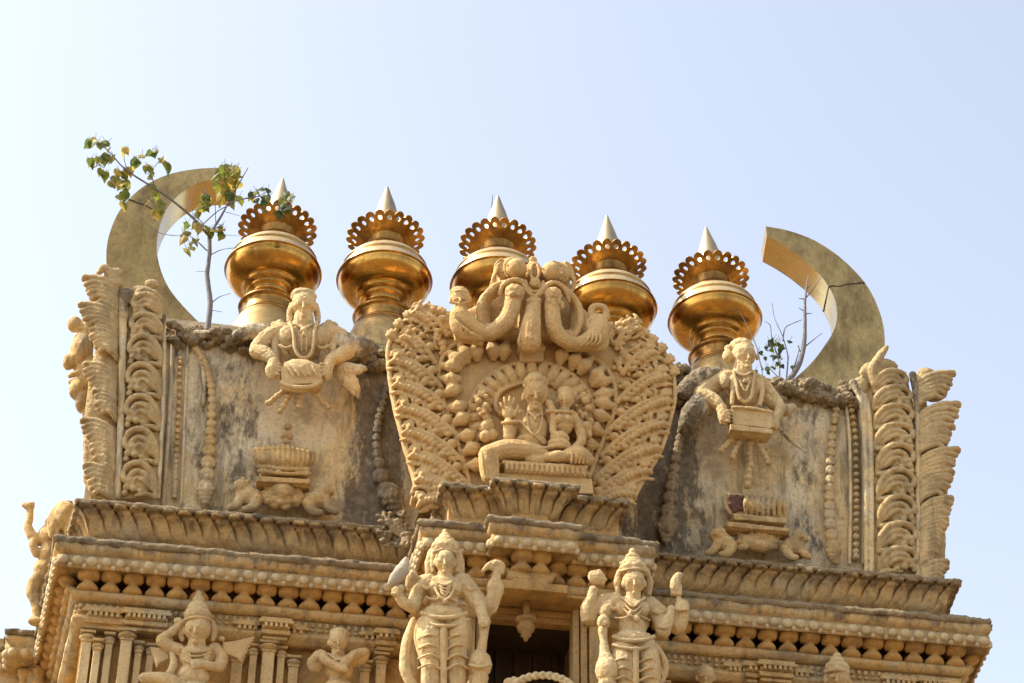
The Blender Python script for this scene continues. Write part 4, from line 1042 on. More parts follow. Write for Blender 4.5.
# ---- right guardian
z = Zm(560, 540, 4.78, -1.30)
g = statue('guardian_statue', 'four-armed stucco guardian right of the dark niche, leaning on a bulbous mace', 'statue', z.p(360, 960), 'door guardians flanking the niche')
z.b(352, 200, 60, 56, 57, 56); face(z, 354, 204, 60, 52, 2)
z.t([(352, 250, 46), (350, 290, 36)], [34, 38], 12)
z.b(346, 335, 28, 84, 66, 54); z.b(300, 330, 48, 40, 36, 34); z.b(394, 332, 48, 40, 36, 34); z.b(348, 412, 30, 72, 56, 48); z.b(352, 484, 30, 104, 56, 60)
z.t([(306, 520, 34), (304, 600, 48), (312, 680, 40), (312, 780, 24), (312, 960, 10)], [58, 55, 47, 42, 36], 14)
z.t([(408, 520, 34), (428, 600, 48), (432, 690, 40), (430, 780, 24), (430, 960, 10)], [58, 54, 47, 42, 36], 14)
z.t([(272, 295, 24), (228, 320, 34), (212, 352, 50)], [40, 33, 26], 12); z.b(208, 384, 66, 28, 26, 24); fingers(z, 208, 384, 80, [(-15, -6), (-5, -8), (5, -8), (15, -6)], [(-18, 20, 4), (-6, 24, 6), (6, 24, 6), (18, 20, 4)], 7)
z.t([(270, 285, 4), (190, 300, 0), (140, 380, 6), (132, 330, 20), (150, 280, 30), (158, 240, 34)], [36, 38, 36, 36, 27, 20], 12)
z.t([(430, 306, 26), (468, 370, 28), (494, 432, 40)], [40, 36, 36], 12); z.t([(494, 436, 42), (512, 392, 56), (530, 350, 62)], [36, 28, 18], 12); fingers(z, 530, 345, 64, [(-9, 0), (-3, -4), (4, -4), (10, 0)], [(-13, -26, 6), (-4, -32, 6), (6, -32, 6), (14, -26, 6)], 6)
z.t([(430, 300, 4), (500, 360, 0), (560, 420, 4), (580, 370, 18), (584, 330, 26)], [34, 34, 36, 36, 36], 12); z.b(584, 322, 34, 38, 40, 34); z.t([(572, 300, 40), (566, 272, 44)], [18, 12], 8); fingers(z, 584, 322, 54, [(-24, -6), (-10, -14), (6, -14), (20, -8)], [(-28, 14, 10), (-10, 14, 14), (8, 14, 14), (24, 14, 10)], 9)
sculpt('body', z.take(), STATUE, g, **S_)
z.b(350, 142, 40, 72, 40, 62); z.b(348, 112, 36, 54, 26, 48); z.b(347, 86, 34, 38, 22, 36); z.b(346, 58, 32, 18, 20, 18); z.t([(284, 150, 60), (318, 142, 92), (352, 138, 100), (388, 142, 92), (418, 152, 60)], 9, 8); z.t([(290, 112, 56), (348, 100, 86), (404, 114, 56)], 8, 8)
for s in (-1, 1): z.t([(351+s*66, 150, 26), (351+s*78, 205, 22), (351+s*74, 260, 20)], [14, 18, 12], 9)
sculpt('crown', z.take(), STATUE, g, **S_)
z.t([(296, 276, 62), (350, 308, 84), (404, 276, 62)], 9, 8)
for k in range(3): z.t([(318-k*6, 290+k*20, 80), (350, 318+k*24, 96), (384+k*6, 290+k*20, 80)], 6, 7)
z.b(366, 375, 90, 16); z.b(334, 352, 90, 10); z.t([(262, 372, 60), (310, 372, 84), (350, 352, 84), (430, 384, 60)], 6, 7); z.t([(236, 312, 64), (256, 330, 64), (280, 324, 56)], 10, 8); z.t([(446, 340, 66), (472, 352, 62), (490, 340, 50)], 10, 8); z.t([(470, 410, 70), (500, 420, 78), (530, 404, 66)], 10, 8)
sculpt('jewellery', z.take(), STATUE, g, .0065, 1, ((.004, .05),))
z.t([(256, 462, 66), (306, 478, 92), (352, 482, 98), (402, 478, 92), (448, 462, 62)], 11, 8); z.t([(252, 500, 70), (306, 516, 98), (356, 520, 104), (406, 516, 98), (456, 500, 66)], 9, 8)
z.t([(362, 520, 94), (362, 620, 90), (362, 720, 70)], [17, 16, 15], 9)
for q in range(4):
    y = 568+q*44; z.t([(254, y+14, 70), (304, y-4, 108-q*3), (348, y+18, 80)], 6, 7); z.t([(378, y+18, 80), (428, y-4, 108-q*3), (476, y+14, 68)], 6, 7)
z.t([(456, 500, 40), (500, 580, 20), (496, 640, 10), (470, 700, 20)], [12, 18, 20, 12], 9); z.t([(440, 540, 80), (476, 600, 60), (490, 650, 40)], 7, 7)
sculpt('waistcloth', z.take(), STATUE, g, .0065, 1, ((.004, .05),))
z.b(208, 392, 56, 32, 36, 30); z.t([(204, 430, 54), (208, 480, 52), (216, 550, 52)], [23, 20, 28], 12); z.b(226, 624, 52, 58, 70, 56); z.b(220, 570, 52, 38, 30, 38); z.t([(226, 690, 50), (224, 800, 30), (224, 960, 10)], [46, 32, 34], 10)
sculpt('mace', z.take(), STATUE, g, **S_)
z.b(176, 180, 44, 44, 36, 26); z.b(152, 172, 44, 20, 24, 20); z.b(212, 188, 46, 14, 12, 12); z.b(188, 152, 44, 14, 12, 12); z.b(204, 206, 44, 12, 10, 10); z.b(160, 240, 40, 24, 22, 20)
sculpt('emblem', z.take(), STATUE, g, **S_)
z.t([(548, 235, 50), (552, 200, 52), (566, 172, 50), (584, 166, 48)], [24, 26, 20, 10], 9); z.poly([(530, 205), (584, 210), (584, 262), (534, 258)], 34, 62)
sculpt('raised_shell', z.take(), STATUE, g, **S_)

# ---- drummers on the wing walls
def beads(zz, a, b, r, d=10):
    L = math.hypot(b[0]-a[0], b[1]-a[1]); n = max(2, int(L/(r*1.25)))
    for k in range(n+1):
        f = k/n; zz.b(a[0]+(b[0]-a[0])*f, a[1]+(b[1]-a[1])*f, d, r*(1.05 if k % 2 else .85), r*.7, r)
    zz.c((a[0], a[1], d-3), r*.7, (b[0], b[1], d-3), r*.7)
z = Zm(250, 280, 4.88, .30)
g = statue('drummer_bust', 'half-figure beating a drum on the left wing wall, facing straight out', 'statue', z.p(260, 500), 'drummer busts on the wing walls')
z.b(263, 118, 30, 62, 58, 62); face(z, 262, 122, 30, 56); z.b(262, 82, 18, 66, 36, 60)
for s in (-1, 1): z.t([(262+s*56, 120, -6), (262+s*66, 160, -10), (262+s*70, 205, -8)], [16, 18, 13], 9)
z.t([(262, 170, 22), (262, 215, 14)], [46, 52], 12); z.b(262, 300, 6, 96, 100, 62); z.b(262, 245, 4, 110, 44, 46)
z.t([(160, 250, 4), (84, 284, 6), (36, 340, 12)], [48, 48, 42], 12); z.t([(34, 346, 14), (74, 360, 40), (110, 385, 62)], [40, 37, 28], 12); z.t([(118, 400, 66), (108, 440, 74), (112, 470, 72)], [28, 34, 22], 10); z.b(106, 440, 72, 30, 42, 26)
fingers(z, 112, 440, 86, [(6, -28), (12, -14), (14, 2), (12, 18)], [(36, -30, 6), (42, -14, 6), (40, 4, 4), (34, 22, 4)], 9)
z.t([(366, 252, 4), (440, 282, 4), (478, 338, 10)], [48, 48, 44], 12); z.t([(478, 346, 14), (438, 370, 40), (400, 386, 58)], [42, 38, 30], 12); z.b(376, 450, 70, 28, 46, 26); z.t([(392, 392, 62), (378, 430, 72)], [28, 26], 10)
fingers(z, 376, 440, 84, [(-6, -28), (-12, -12), (-14, 4), (-12, 20)], [(-34, -32, 6), (-40, -14, 6), (-38, 6, 4), (-32, 26, 4)], 9)
z.b(178, 278, 30, 48, 58, 40); z.b(350, 280, 30, 48, 58, 40); z.t([(148, 322, 62), (175, 332, 70), (206, 322, 60)], [9, 10, 9]); z.t([(326, 322, 60), (352, 334, 70), (382, 322, 60)], [9, 10, 9])
sculpt('body', z.take(), STATUE, g, .008, 1, ((.014, .09), (.012, .03)))
z.t([(196, 205, 52), (212, 260, 70), (218, 330, 76), (238, 370, 78), (262, 380, 80), (290, 370, 78), (308, 330, 76), (312, 260, 70), (330, 200, 52)], 9, 8); z.t([(222, 214, 56), (262, 236, 70), (302, 214, 56)], 8, 8); z.b(262, 246, 70, 18, 14); z.b(264, 262, 74, 9, 14)
z.t([(250, 270, 74), (252, 345, 78)], 4, 6); z.t([(276, 270, 74), (274, 345, 78)], 4, 6); z.t([(146, 212, 10), (126, 290, 24), (126, 390, 44)], [22, 24, 16], 9); z.t([(384, 212, 10), (402, 290, 24), (398, 380, 40)], [22, 24, 16], 9)
z.b(128, 222, 6, 30, 20, 20); z.b(402, 222, 6, 32, 20, 20)
sculpt('scarf', z.take(), STATUE, g, .007, 1, ((.006, .05),))
z.b(252, 450, 62, 108, 64, 52); z.poly([(146, 420), (348, 410), (354, 500), (160, 512)], 10, 96); z.t([(152, 500, 84), (210, 522, 104), (290, 522, 104), (345, 500, 84)], 12, 8); z.t([(156, 524, 70), (240, 540, 92), (330, 522, 74)], 11, 8)
for k in range(5): z.t([(170+k*30, 400, 98), (190+k*30, 430, 108), (214+k*28, 470, 110)], [4, 6, 5], 6)
sculpt('drum', z.take(), STATUE, g, .008, 2, ((.008, .08),))
for a, b in (((160, 545), (92, 600)), ((200, 548), (148, 640)), ((240, 545), (240, 618)), ((308, 545), (380, 622))): beads(z, a, b, 18, 16)
sculpt('tassel', z.take(), STATUE, g, .008, 2, ((.008, .06),))
z.t([(420, 300, -10), (500, 330, -6), (570, 320, -10)], [60, 70, 40], 12); z.t([(430, 440, -6), (490, 500, 4), (530, 570, 0)], [40, 44, 12], 10, flat=.5); z.t([(420, 420, -6), (480, 440, 4), (560, 430, -4)], [34, 40, 16], 10)
sculpt('weathered_drapery', z.take(), WALL, g, .011, 1, ((.03, .07), (.015, .03)))
z.t([(90, 270, -12), (20, 250, -10), (-60, 270, -14)], [50, 46, 30], 12)
sculpt('weathered_drapery', z.take(), WALL, g, .011, 1, ((.03, .07), (.015, .03)))
z = Zm(690, 330, 4.88, .30)
g = statue('drummer_bust', 'half-figure with a box drum on the right wing wall, face turned right', 'statue', z.p(290, 480), 'drummer busts on the wing walls')
z.b(262, 120, 30, 60, 62, 62); face(z, 270, 126, 30, 54, 14); z.b(250, 84, 20, 62, 40, 58); z.b(184, 128, 14, 28, 36, 30); z.b(190, 92, 12, 24, 20, 24)
z.t([(256, 170, 22), (258, 212, 14)], [44, 50], 12); z.b(270, 285, 6, 88, 96, 60); z.b(262, 236, 4, 100, 42, 46)
z.t([(180, 235, 4), (90, 280, 0), (52, 310, 10)], [44, 48, 46], 12); z.t([(56, 320, 14), (110, 345, 40), (148, 372, 58)], [46, 38, 28], 12); z.b(166, 425, 70, 30, 44, 26); z.t([(152, 380, 60), (162, 415, 70)], [28, 26])
fingers(z, 166, 425, 84, [(4, -28), (10, -14), (12, 2), (10, 18)], [(32, -30, 6), (38, -14, 6), (36, 4, 4), (30, 22, 4)], 9)
z.t([(340, 250, 2), (400, 320, 4), (440, 380, 20)], [36, 32, 30], 12); z.b(414, 456, 62, 24, 36, 24); z.t([(440, 385, 30), (430, 410, 50), (418, 440, 60)], [28, 24, 20]); fingers(z, 414, 450, 78, [(-4, -22), (-9, -8), (-10, 6), (-8, 20)], [(-26, -24, 6), (-32, -8, 6), (-30, 8, 4), (-24, 22, 4)], 8)
z.b(168, 252, 44, 26, 38, 26); z.b(222, 268, 30, 46, 56, 36); z.b(322, 276, 28, 42, 54, 34)
sculpt('body', z.take(), STATUE, g, .008, 1, ((.014, .09), (.012, .03)))
z.t([(214, 205, 54), (228, 270, 72), (240, 330, 78), (268, 350, 80), (296, 330, 78), (308, 270, 72), (316, 205, 54)], 9, 8); z.t([(222, 200, 58), (262, 224, 72), (306, 200, 58)], 8, 8); z.t([(244, 250, 74), (270, 300, 80), (292, 250, 74)], 6, 7); z.b(268, 250, 74, 12)
z.t([(206, 230, 50), (210, 300, 60), (204, 360, 60)], [12, 13, 11], 8); z.t([(350, 240, 40), (352, 310, 54), (340, 365, 60)], [13, 14, 12], 8)
sculpt('scarf', z.take(), STATUE, g, .007, 1, ((.006, .05),))
z.poly([(204, 372), (404, 398), (396, 480), (210, 458)], 10, 92); z.poly([(196, 458), (404, 484), (402, 506), (198, 486)], 10, 102); z.t([(208, 378, 92), (300, 382, 100), (400, 402, 92)], 9, 8); z.b(300, 510, 60, 86, 16, 36)
sculpt('drum', z.take(), STATUE, g, .008, 2, ((.010, .08),))
for a, b in (((214, 522), (150, 590)), ((246, 530), (206, 622)), ((288, 530), (296, 662)), ((328, 540), (384, 650))): beads(z, a, b, 18, 16)
beads(z, (286, 690), (282, 760), 22, 8)
sculpt('tassel', z.take(), STATUE, g, .008, 2, ((.008, .06),))
z.t([(150, 220, -10), (60, 240, -8), (-20, 300, -12)], [40, 60, 50], 12); z.t([(60, 360, -10), (10, 420, -10), (-30, 480, -14)], [70, 60, 30], 12)
for k in range(5): z.t([(10+k*20, 250+k*16, 34), (60+k*16, 280+k*20, 44), (100+k*10, 330+k*16, 34)], 7, 6)
sculpt('weathered_drapery', z.take(), WALL, g, .011, 1, ((.03, .07), (.015, .03)))
z.t([(380, 330, -6), (450, 390, 0), (500, 380, -10)], [34, 34, 22], 12); z.t([(430, 470, -2), (490, 540, 2), (560, 590, -4)], [12, 10, 7], 8)
sculpt('weathered_drapery', z.take(), WALL, g, .011, 1, ((.03, .07), (.015, .03)))

# ---- lion-and-pot emblems
def lion(zz, x, y, s, f):
    """crouching lion seen from the side; f = +1 looks left"""
    zz.b(x, y, 22, 40*s, 30*s, 30*s); zz.b(x-f*24*s, y-30*s, 28, 25*s, 25*s, 25*s); zz.b(x-f*42*s, y-26*s, 34, 14*s, 12*s, 14*s); zz.b(x-f*18*s, y-52*s, 28, 10*s, 12*s, 10*s)
    zz.t([(x-f*26*s, y, 30), (x-f*40*s, y+24*s, 36), (x-f*58*s, y+34*s, 38)], [17*s, 14*s, 12*s], 9); zz.t([(x+f*24*s, y+8*s, 30), (x+f*10*s, y+34*s, 36), (x-f*12*s, y+38*s, 38)], [22*s, 16*s, 12*s], 9)
    zz.t([(x+f*38*s, y, 16), (x+f*56*s, y-16*s, 16), (x+f*50*s, y-40*s, 16)], [9*s, 9*s, 10*s], 8)
    for k in range(7):
        a = R(-40+45*k); zz.b(x-f*(20+22*math.cos(a))*s, y-(26-24*math.sin(a))*s, 34, 10*s)
    for q in (-6, 6): zz.b(x-f*34*s+q*s*.6, y-36*s, 48, 4.5*s)
def pot(zz, x, y, w, slant):
    for k in range(13):
        f = k/12-.5; xx = x+f*w; b = math.cos(f*2.6)
        zz.t([(xx*.80+x*.20, y+36+slant*f*w+10*b, 16+26*b), (xx*.97+x*.03, y+10+slant*f*w, 26+44*b), (xx, y-12+slant*f*w-12*b, 22+38*b), (xx*.92+x*.08, y-22+slant*f*w-22*b, 8+20*b)], [5.5, 8, 9, 6], 8)
        zz.b(xx, y-14+slant*f*w-16*b, 26+38*b, 9.5); zz.b(xx*.9+x*.1, y+22+slant*f*w+8*b, 20+36*b, 6)
z = Zm(160, 340, 3.415, .46)
g = statue('lion_emblem', 'carved pot on a lotus between two crouching lions, low on the left wing wall, intact', 'carving', z.p(420, 580), 'lion and pot emblems on the wing walls')
pot(z, 422, 402, 200, .05); z.poly([(340, 425), (512, 433), (506, 462), (346, 456)], 0, 52); z.b(435, 296, 4, 17, 12, 12); z.b(432, 328, 6, 24, 15, 15); z.b(430, 350, 10, 16, 12, 14)
for yy in (432, 448): z.t([(336, yy, 44), (425, yy+8, 64), (514, yy+10, 44)], 7, 7)
z.poly([(326, 464), (516, 474), (514, 490), (330, 482)], 0, 66)
for k in range(17): z.b(338+k*10.6, 492+k*.6, 44, 5)
sculpt('pot', z.take(), CREAM, g, .0085, 1, ((.008, .08),))
for k in range(11):
    a = R(200-220*k/10); z.t([(418, 548, 18), (418+40*math.cos(a), 540-28*math.sin(a), 34), (418+68*math.cos(a), 540-44*math.sin(a), 22)], [9, 13, 9], 8)
for ring, n, r, d in ((50, 9, 20, 24), (26, 7, 17, 36)):
    for k in range(n): a = math.pi*2*k/n; z.b(418+ring*1.15*math.cos(a), 536+ring*.62*math.sin(a), d, r, r*.72, r*.7)
z.b(418, 520, 34, 46, 30, 34); z.b(418, 530, 42, 22, 15, 16); z.t([(360, 500, 26), (420, 496, 34), (480, 504, 26)], 10, 8)
sculpt('lotus', z.take(), CREAM, g, .0085, 1, ((.008, .08),))
lion(z, 304, 536, 1.1, 1); sculpt('lion', z.take(), CREAM, g, .0085, 1, ((.010, .07),))
lion(z, 534, 548, 1.1, -1); z.b(574, 574, 20, 22); sculpt('lion', z.take(), CREAM, g, .0085, 1, ((.010, .07),))
z = Zm(640, 320, 2.53, .46)
g = statue('lion_emblem', 'carved pot between two lions on the right wing wall, corner broken to red brick', 'carving', z.p(300, 590), 'lion and pot emblems on the wing walls')
for k in range(11):
    f = k/10-.5; xx = 296+f*140; b = math.cos(f*2.6)
    if k > 2: z.t([(xx, 494+f*14, 12+16*b), (xx, 466+f*16, 18+26*b), (xx+2, 446+f*18, 12+18*b)], [5, 7, 5], 7)
z.poly([(222, 436), (360, 452), (366, 500), (238, 492)], 0, 22); z.poly([(236, 488), (372, 500), (370, 514), (240, 504)], 0, 40); z.poly([(218, 508), (380, 526), (380, 536), (222, 522)], 0, 46)
for k in range(15): z.b(232+k*10, 528+k*.9, 34, 4.5)
z.t([(214, 450, 10), (222, 480, 14), (240, 496, 14)], [8, 9, 7]); z.b(275, 400, 2, 12, 10)
sculpt('pot', z.take(), CREAM, g, .0085, 1, ((.014, .08),))
for k in range(9):
    a = R(200-220*k/8); z.t([(298, 572, 14), (298+30*math.cos(a), 566-20*math.sin(a), 26), (298+50*math.cos(a), 566-34*math.sin(a), 18)], [7, 10, 8], 8)
z.b(298, 572, 26, 34, 16, 20); z.b(298, 566, 36, 12)
sculpt('lotus', z.take(), CREAM, g, .0085, 1, ((.010, .08),))
lion(z, 214, 566, .72, 1); sculpt('lion', z.take(), CREAM, g, .0085, 1, ((.012, .07),))
lion(z, 386, 574, .72, -1); z.b(404, 590, 14, 15); sculpt('lion', z.take(), CREAM, g, .0085, 1, ((.012, .07),))
z.poly([(224, 440), (262, 442), (268, 478), (236, 486), (226, 466)], 12, 27)
BRICK = plain('broken_brick', (.12, .055, .034), .5, scale=25)
sculpt('broken_corner', z.take(), BRICK, g, .0085, 1, ((.03, .04),))

# ---- figures between the pilasters below
z = Zm(130, 580, 6.63, .12)
g = statue('dancing_statue', 'plump crowned stucco dancer with arm raised and scarf fanned out, between the left pilaster clusters', 'statue', z.p(440, 1000))
z.b(448, 322, 50, 88, 92, 84); face(z, 440, 330, 50, 84, -8); z.t([(445, 395, 36), (440, 440, 24)], [56, 64], 12)
z.b(440, 520, 16, 120, 100, 84); z.b(420, 640, 20, 110, 90, 84); z.b(425, 760, 20, 130, 90, 90)
z.t([(330, 470, 20), (262, 440, 26), (208, 400, 34)], [46, 44, 40], 12); z.t([(208, 396, 36), (256, 360, 46), (304, 318, 50)], [38, 32, 26], 12); z.b(316, 300, 54, 24, 28, 22)
fingers(z, 316, 300, 66, [(-14, -10), (-4, -16), (8, -16), (16, -8)], [(-20, -44, 4), (-4, -52, 4), (14, -50, 4), (26, -36, 4)], 9)
z.t([(560, 460, 20), (606, 520, 32), (590, 580, 54)], [50, 46, 38], 12); z.t([(586, 580, 60), (530, 570, 84), (480, 556, 96)], [38, 32, 28], 12); z.b(452, 556, 100, 40, 34, 30); fingers(z, 452, 556, 118, [(-18, -14), (-22, -4), (-20, 8), (-14, 18)], [(-44, -20, 2), (-50, -4, 2), (-46, 12, 2), (-36, 26, 2)], 9)
z.t([(360, 760, 30), (300, 700, 60), (240, 660, 70)], [70, 60, 50], 12); z.t([(240, 660, 70), (160, 650, 60), (90, 650, 50)], [48, 42, 36], 12); z.t([(490, 760, 30), (560, 860, 50), (600, 1000, 30)], [74, 60, 48], 12); z.t([(370, 790, 30), (360, 900, 40), (370, 1000, 20)], [66, 50, 44], 12)
sculpt('body', z.take(), STATUE, g, .0075, 1, ((.010, .09), (.010, .028)))
z.b(448, 235, 40, 96, 56, 84); z.b(450, 190, 34, 74, 50, 66); z.b(454, 140, 30, 44, 44, 42); z.b(456, 98, 28, 22, 30, 22); z.t([(366, 262, 70), (400, 250, 116), (448, 244, 124), (500, 252, 110), (536, 266, 66)], 11, 8)
for s in (-1, 1): z.t([(448+s*92, 280, 26), (448+s*112, 340, 20), (448+s*100, 400, 20)], [22, 26, 16], 9)
sculpt('crown', z.take(), STATUE, g, .0075, 1, ((.007, .09),))
for k in range(9):
    f = k/8; z.t([(620, 420+f*60, 14), (720-f*10, 410+f*100, 24), (822-f*80, 380+f*170, 16)], [9, 12, 8], 7)
for k in range(8):
    f = k/7; z.t([(250, 470+f*50, 8), (190, 460+f*90, 18), (136+f*40, 450+f*130, 10)], [9, 11, 7], 7)
z.t([(140, 640, 30), (240, 640, 50), (290, 560, 40), (276, 480, 30)], [20, 26, 28, 18], 9)
for k in range(4): z.t([(340+k*6, 450+k*24, 80), (430, 480+k*28, 108), (540-k*6, 460+k*24, 80)], 9, 7)
z.b(608, 390, 30, 22, 18, 18); z.b(270, 400, 30, 20, 16, 16)
sculpt('scarf', z.take(), STATUE, g, .008, 1, ((.007, .06),))
z = Zm(180, 520, 4.19, .14)
g = statue('small_statue', 'round-headed stucco figure with both arms folded up, between pilasters beside the left guardian', 'statue', z.p(660, 800))
z.b(666, 506, 40, 42, 48, 42); face(z, 664, 512, 40, 41); z.b(668, 482, 34, 44, 30, 40); z.t([(664, 545, 30), (662, 570, 24)], [28, 32], 12); z.b(664, 620, 16, 62, 60, 44); z.b(662, 720, 16, 66, 60, 46); z.t([(640, 740, 16), (636, 860, 16), (640, 960, 10)], [36, 28, 30], 12); z.t([(690, 740, 16), (694, 860, 16), (690, 960, 10)], [36, 28, 30], 12)
z.t([(610, 590, 20), (570, 620, 24), (552, 600, 34)], [26, 24, 22], 12); z.t([(552, 596, 36), (590, 560, 50), (610, 590, 64), (676, 622, 72)], [20, 20, 20, 18], 12); z.t([(720, 590, 20), (760, 580, 26), (776, 556, 34)], [28, 26, 22], 12); z.t([(772, 556, 40), (730, 566, 56), (690, 604, 70)], [22, 22, 20], 12)
fingers(z, 682, 618, 84, [(-12, -8), (-4, -8), (4, -6), (12, -4)], [(-4, 16, 2), (6, 18, 2), (14, 18, 2), (22, 16, 2)], 6); z.t([(620, 560, 50), (664, 586, 70), (712, 560, 50)], 6, 7)
sculpt('body', z.take(), STATUE, g, .0075, 1, ((.010, .09), (.010, .028)))
z = Zm(670, 590, 5.39, .14)
g = statue('small_statue', 'round stucco head showing just below the ledge, right of the right guardian', 'statue', z.p(190, 900))
z.b(192, 458, 34, 50, 56, 50); face(z, 192, 470, 34, 48); z.t([(192, 520, 20), (192, 580, 10)], [36, 40], 12); z.b(192, 660, 0, 90, 90, 60); z.b(192, 830, 0, 80, 120, 60); z.t([(170, 880, 6), (166, 1000, 6)], [44, 36], 12); z.t([(216, 880, 6), (220, 1000, 6)], [44, 36], 12); z.t([(250, 600, 10), (300, 660, 20), (260, 720, 40)], [34, 30, 26], 10); z.t([(130, 600, 10), (90, 660, 20), (130, 720, 40)], [34, 30, 26], 10)
sculpt('body', z.take(), STATUE, g, .0075, 1, ((.007, .09),))
g = statue('small_statue', 'crowned stucco head in front of the soffit brackets, under the far right cornice', 'statue', z.p(900, 900))
z.b(900, 462, 40, 66, 70, 64); face(z, 900, 476, 40, 64); z.t([(900, 540, 24), (900, 600, 12)], [46, 50], 12); z.b(900, 690, 4, 110, 100, 70); z.b(900, 830, 4, 90, 110, 60); z.t([(874, 880, 6), (870, 1010, 6)], [46, 38], 12); z.t([(926, 880, 6), (930, 1010, 6)], [46, 38], 12); z.t([(980, 640, 10), (1030, 700, 24), (990, 760, 40)], [40, 34, 28], 10); z.t([(820, 640, 10), (770, 700, 24), (810, 760, 40)], [40, 34, 28], 10)
sculpt('body', z.take(), STATUE, g, .0075, 1, ((.007, .09),))
z.b(900, 425, 34, 72, 44, 66); z.b(900, 390, 30, 44, 36, 40); z.b(900, 360, 28, 26, 26, 24); z.t([(836, 440, 70), (900, 428, 112), (964, 444, 70)], 10, 8)
sculpt('crown', z.take(), STATUE, g, .0075, 1, ((.007, .09),))

# ---- figure standing out in profile on the left flank, with the side gable seen edge-on
z = Zm(20, 480, 3.365, 1.6)
g = statue('flank_statue', 'sunlit figure in profile on the left flank, one thin arm raised, against the sky', 'statue', z.p(60, 500))
z.b(30, 88, 6, 20, 14, 14); z.b(14, 84, 6, 9, 9); z.b(42, 82, 6, 8, 10); z.t([(34, 98, 4), (32, 132, 4), (26, 156, 4), (40, 186, 4), (58, 206, 0)], [12, 13, 15, 18, 20], 10); z.t([(58, 190, 6), (44, 216, 10), (56, 250, 8)], [14, 16, 14], 10)
z.b(92, 190, 0, 34, 40, 34); z.b(96, 250, 0, 34, 48, 34); z.b(80, 300, 0, 36, 36, 34); z.t([(76, 320, 0), (48, 352, 2), (40, 384, 2)], [30, 25, 20], 12); z.t([(42, 384, 2), (54, 420, 0), (56, 462, 0)], [20, 17, 14], 12); z.b(50, 470, 2, 22, 10, 14)
z.t([(90, 330, -8), (90, 400, -8), (78, 470, -8)], [26, 22, 18], 12); z.b(104, 146, 0, 22, 26, 22); z.b(60, 478, -4, 34, 12, 26)
sculpt('body', z.take(), CREAM, g, .010, 1, ((.010, .08),))
z = Zm(20, 480, 3.365, 1.3)
g = tag(sculpt('side_gable', (z.b(150, 130, 0, 46, 58, 60).b(120, 150, -6, 30, 50, 50).b(180, 160, 0, 36, 70, 60).t([(108, 190, 10), (104, 130, 20), (134, 84, 24), (170, 78, 20)], [10, 12, 12, 10]).t([(128, 190, 20), (126, 130, 30), (150, 98, 32), (178, 92, 26)], [7, 8, 8, 7])).take(), CREAM, None, .011, 1, ((.012, .08),)),
        'rounded carved gable of the left flank seen edge-on beside the upper moulding', 'carving')
# side bay of the left flank with its own cornice, lower left corner
bm = bmesh.new()
pl = [(-5.9, 5.2), (-5.9, 2.75), (-5.25, 2.75), (-5.25, 2.3), (-4.7, 2.3)]
sweep(bm, pl, [(-.3, 12.265), (-.03, 12.265), (0, 12.27), (0, 12.37), (-.03, 12.39), (.03, 12.45), (.035, 12.5), (-.3, 12.53)], .05, rough)
side = thing('flank_bay', 'projecting side bay with pearled cornice, in the lower left corner of the picture', 'bay', (-5.4, 3, 12))
link('cornice', bake(bm), CREAM, side)
bm = bmesh.new(); sweep(bm, pl, [(-.3, 12.51), (-.02, 12.505), (.05, 12.51), (.05, 12.56), (-.02, 12.60), (-.3, 12.62)], .02, lambda u, v, d: .03*mnoise.noise((u*6, v*4, 5.1))+.03*mnoise.noise((u*14, v*4, 1)))
link('ledge', bake(bm, noise=((.03, .06),)), CRUST, side)
bm = bmesh.new()
for p, t, nn, k, n in along(pl, .15, .0): add_ball(bm, p+Vector((0, 0, 12.31)), (.055, .055, .058))
link('pearl_band', bake(bm), PEARL, side)
bm = bmesh.new()
for p, t, nn, k, n in along(pl, .23, -.22): add_lathe(bm, [(0, 11.98), (.09, 11.98), (.10, 12.03), (.05, 12.12), (.08, 12.18), (.10, 12.24), (0, 12.28)], (p.x, p.y, 0), 14)
link('bracket_row', bake(bm), OCHRE, side)
bm = bmesh.new(); add_box(bm, (-5.6, 2.75, 0), (-4.3, 5.2, 12.3)); add_box(bm, (-5.0, 2.55, 0), (-4.3, 2.76, 12.3)); add_box(bm, (-5.65, 2.7, 11.9), (-4.3, 5.2, 11.99)); add_box(bm, (-5.7, 2.9, 12.5), (-4.5, 5.2, 12.75))
link('wall', bake(bm), CREAM, side, False)

# carved crest in front of the niche sill, and the mossy knot where the bay meets the left wing
z = Zm(370, 470, 3.01, -1.5)
rr = random.Random(5)
for k in range(15):
    a = R(180-180*k/14); x, y = 520+92*math.cos(a), 668-50*math.sin(a); z.b(x, y, 10, 13, 12, 12); z.t([(x+8, y+6, 12), (x, y-6, 20), (x-8, y+4, 20), (x, y+10, 20)], 4, 6)
for k in range(40): z.b(520+rr.uniform(-84, 84), 690+rr.uniform(-36, 30), 8, rr.uniform(5, 10))
z.b(520, 715, 0, 94, 70, 22); z.b(520, 800, 0, 110, 110, 24); z.b(418, 640, 6, 16, 14, 14); z.b(434, 634, 6, 12)
tag(sculpt('carved_crest', z.take(), STATUE, None, .009, 1, ((.010, .05),)), 'scalloped carved crest peeping up at the bottom edge, before the dark niche', 'carving')
z = Zm(380, 500, 5, -.10)
for k in range(70): z.b(rr.uniform(-10, 150), rr.uniform(60, 230), rr.uniform(-20, 16), rr.uniform(8, 20), rr.uniform(7, 16))
z.b(135, 210, 30, 34, 40, 34); z.b(135, 180, 30, 38, 18, 34); z.b(124, 204, 60, 8, 5); z.b(150, 206, 60, 8, 5); z.t([(137, 206, 62), (137, 224, 68)], [6, 9]); z.b(137, 236, 58, 14, 5)
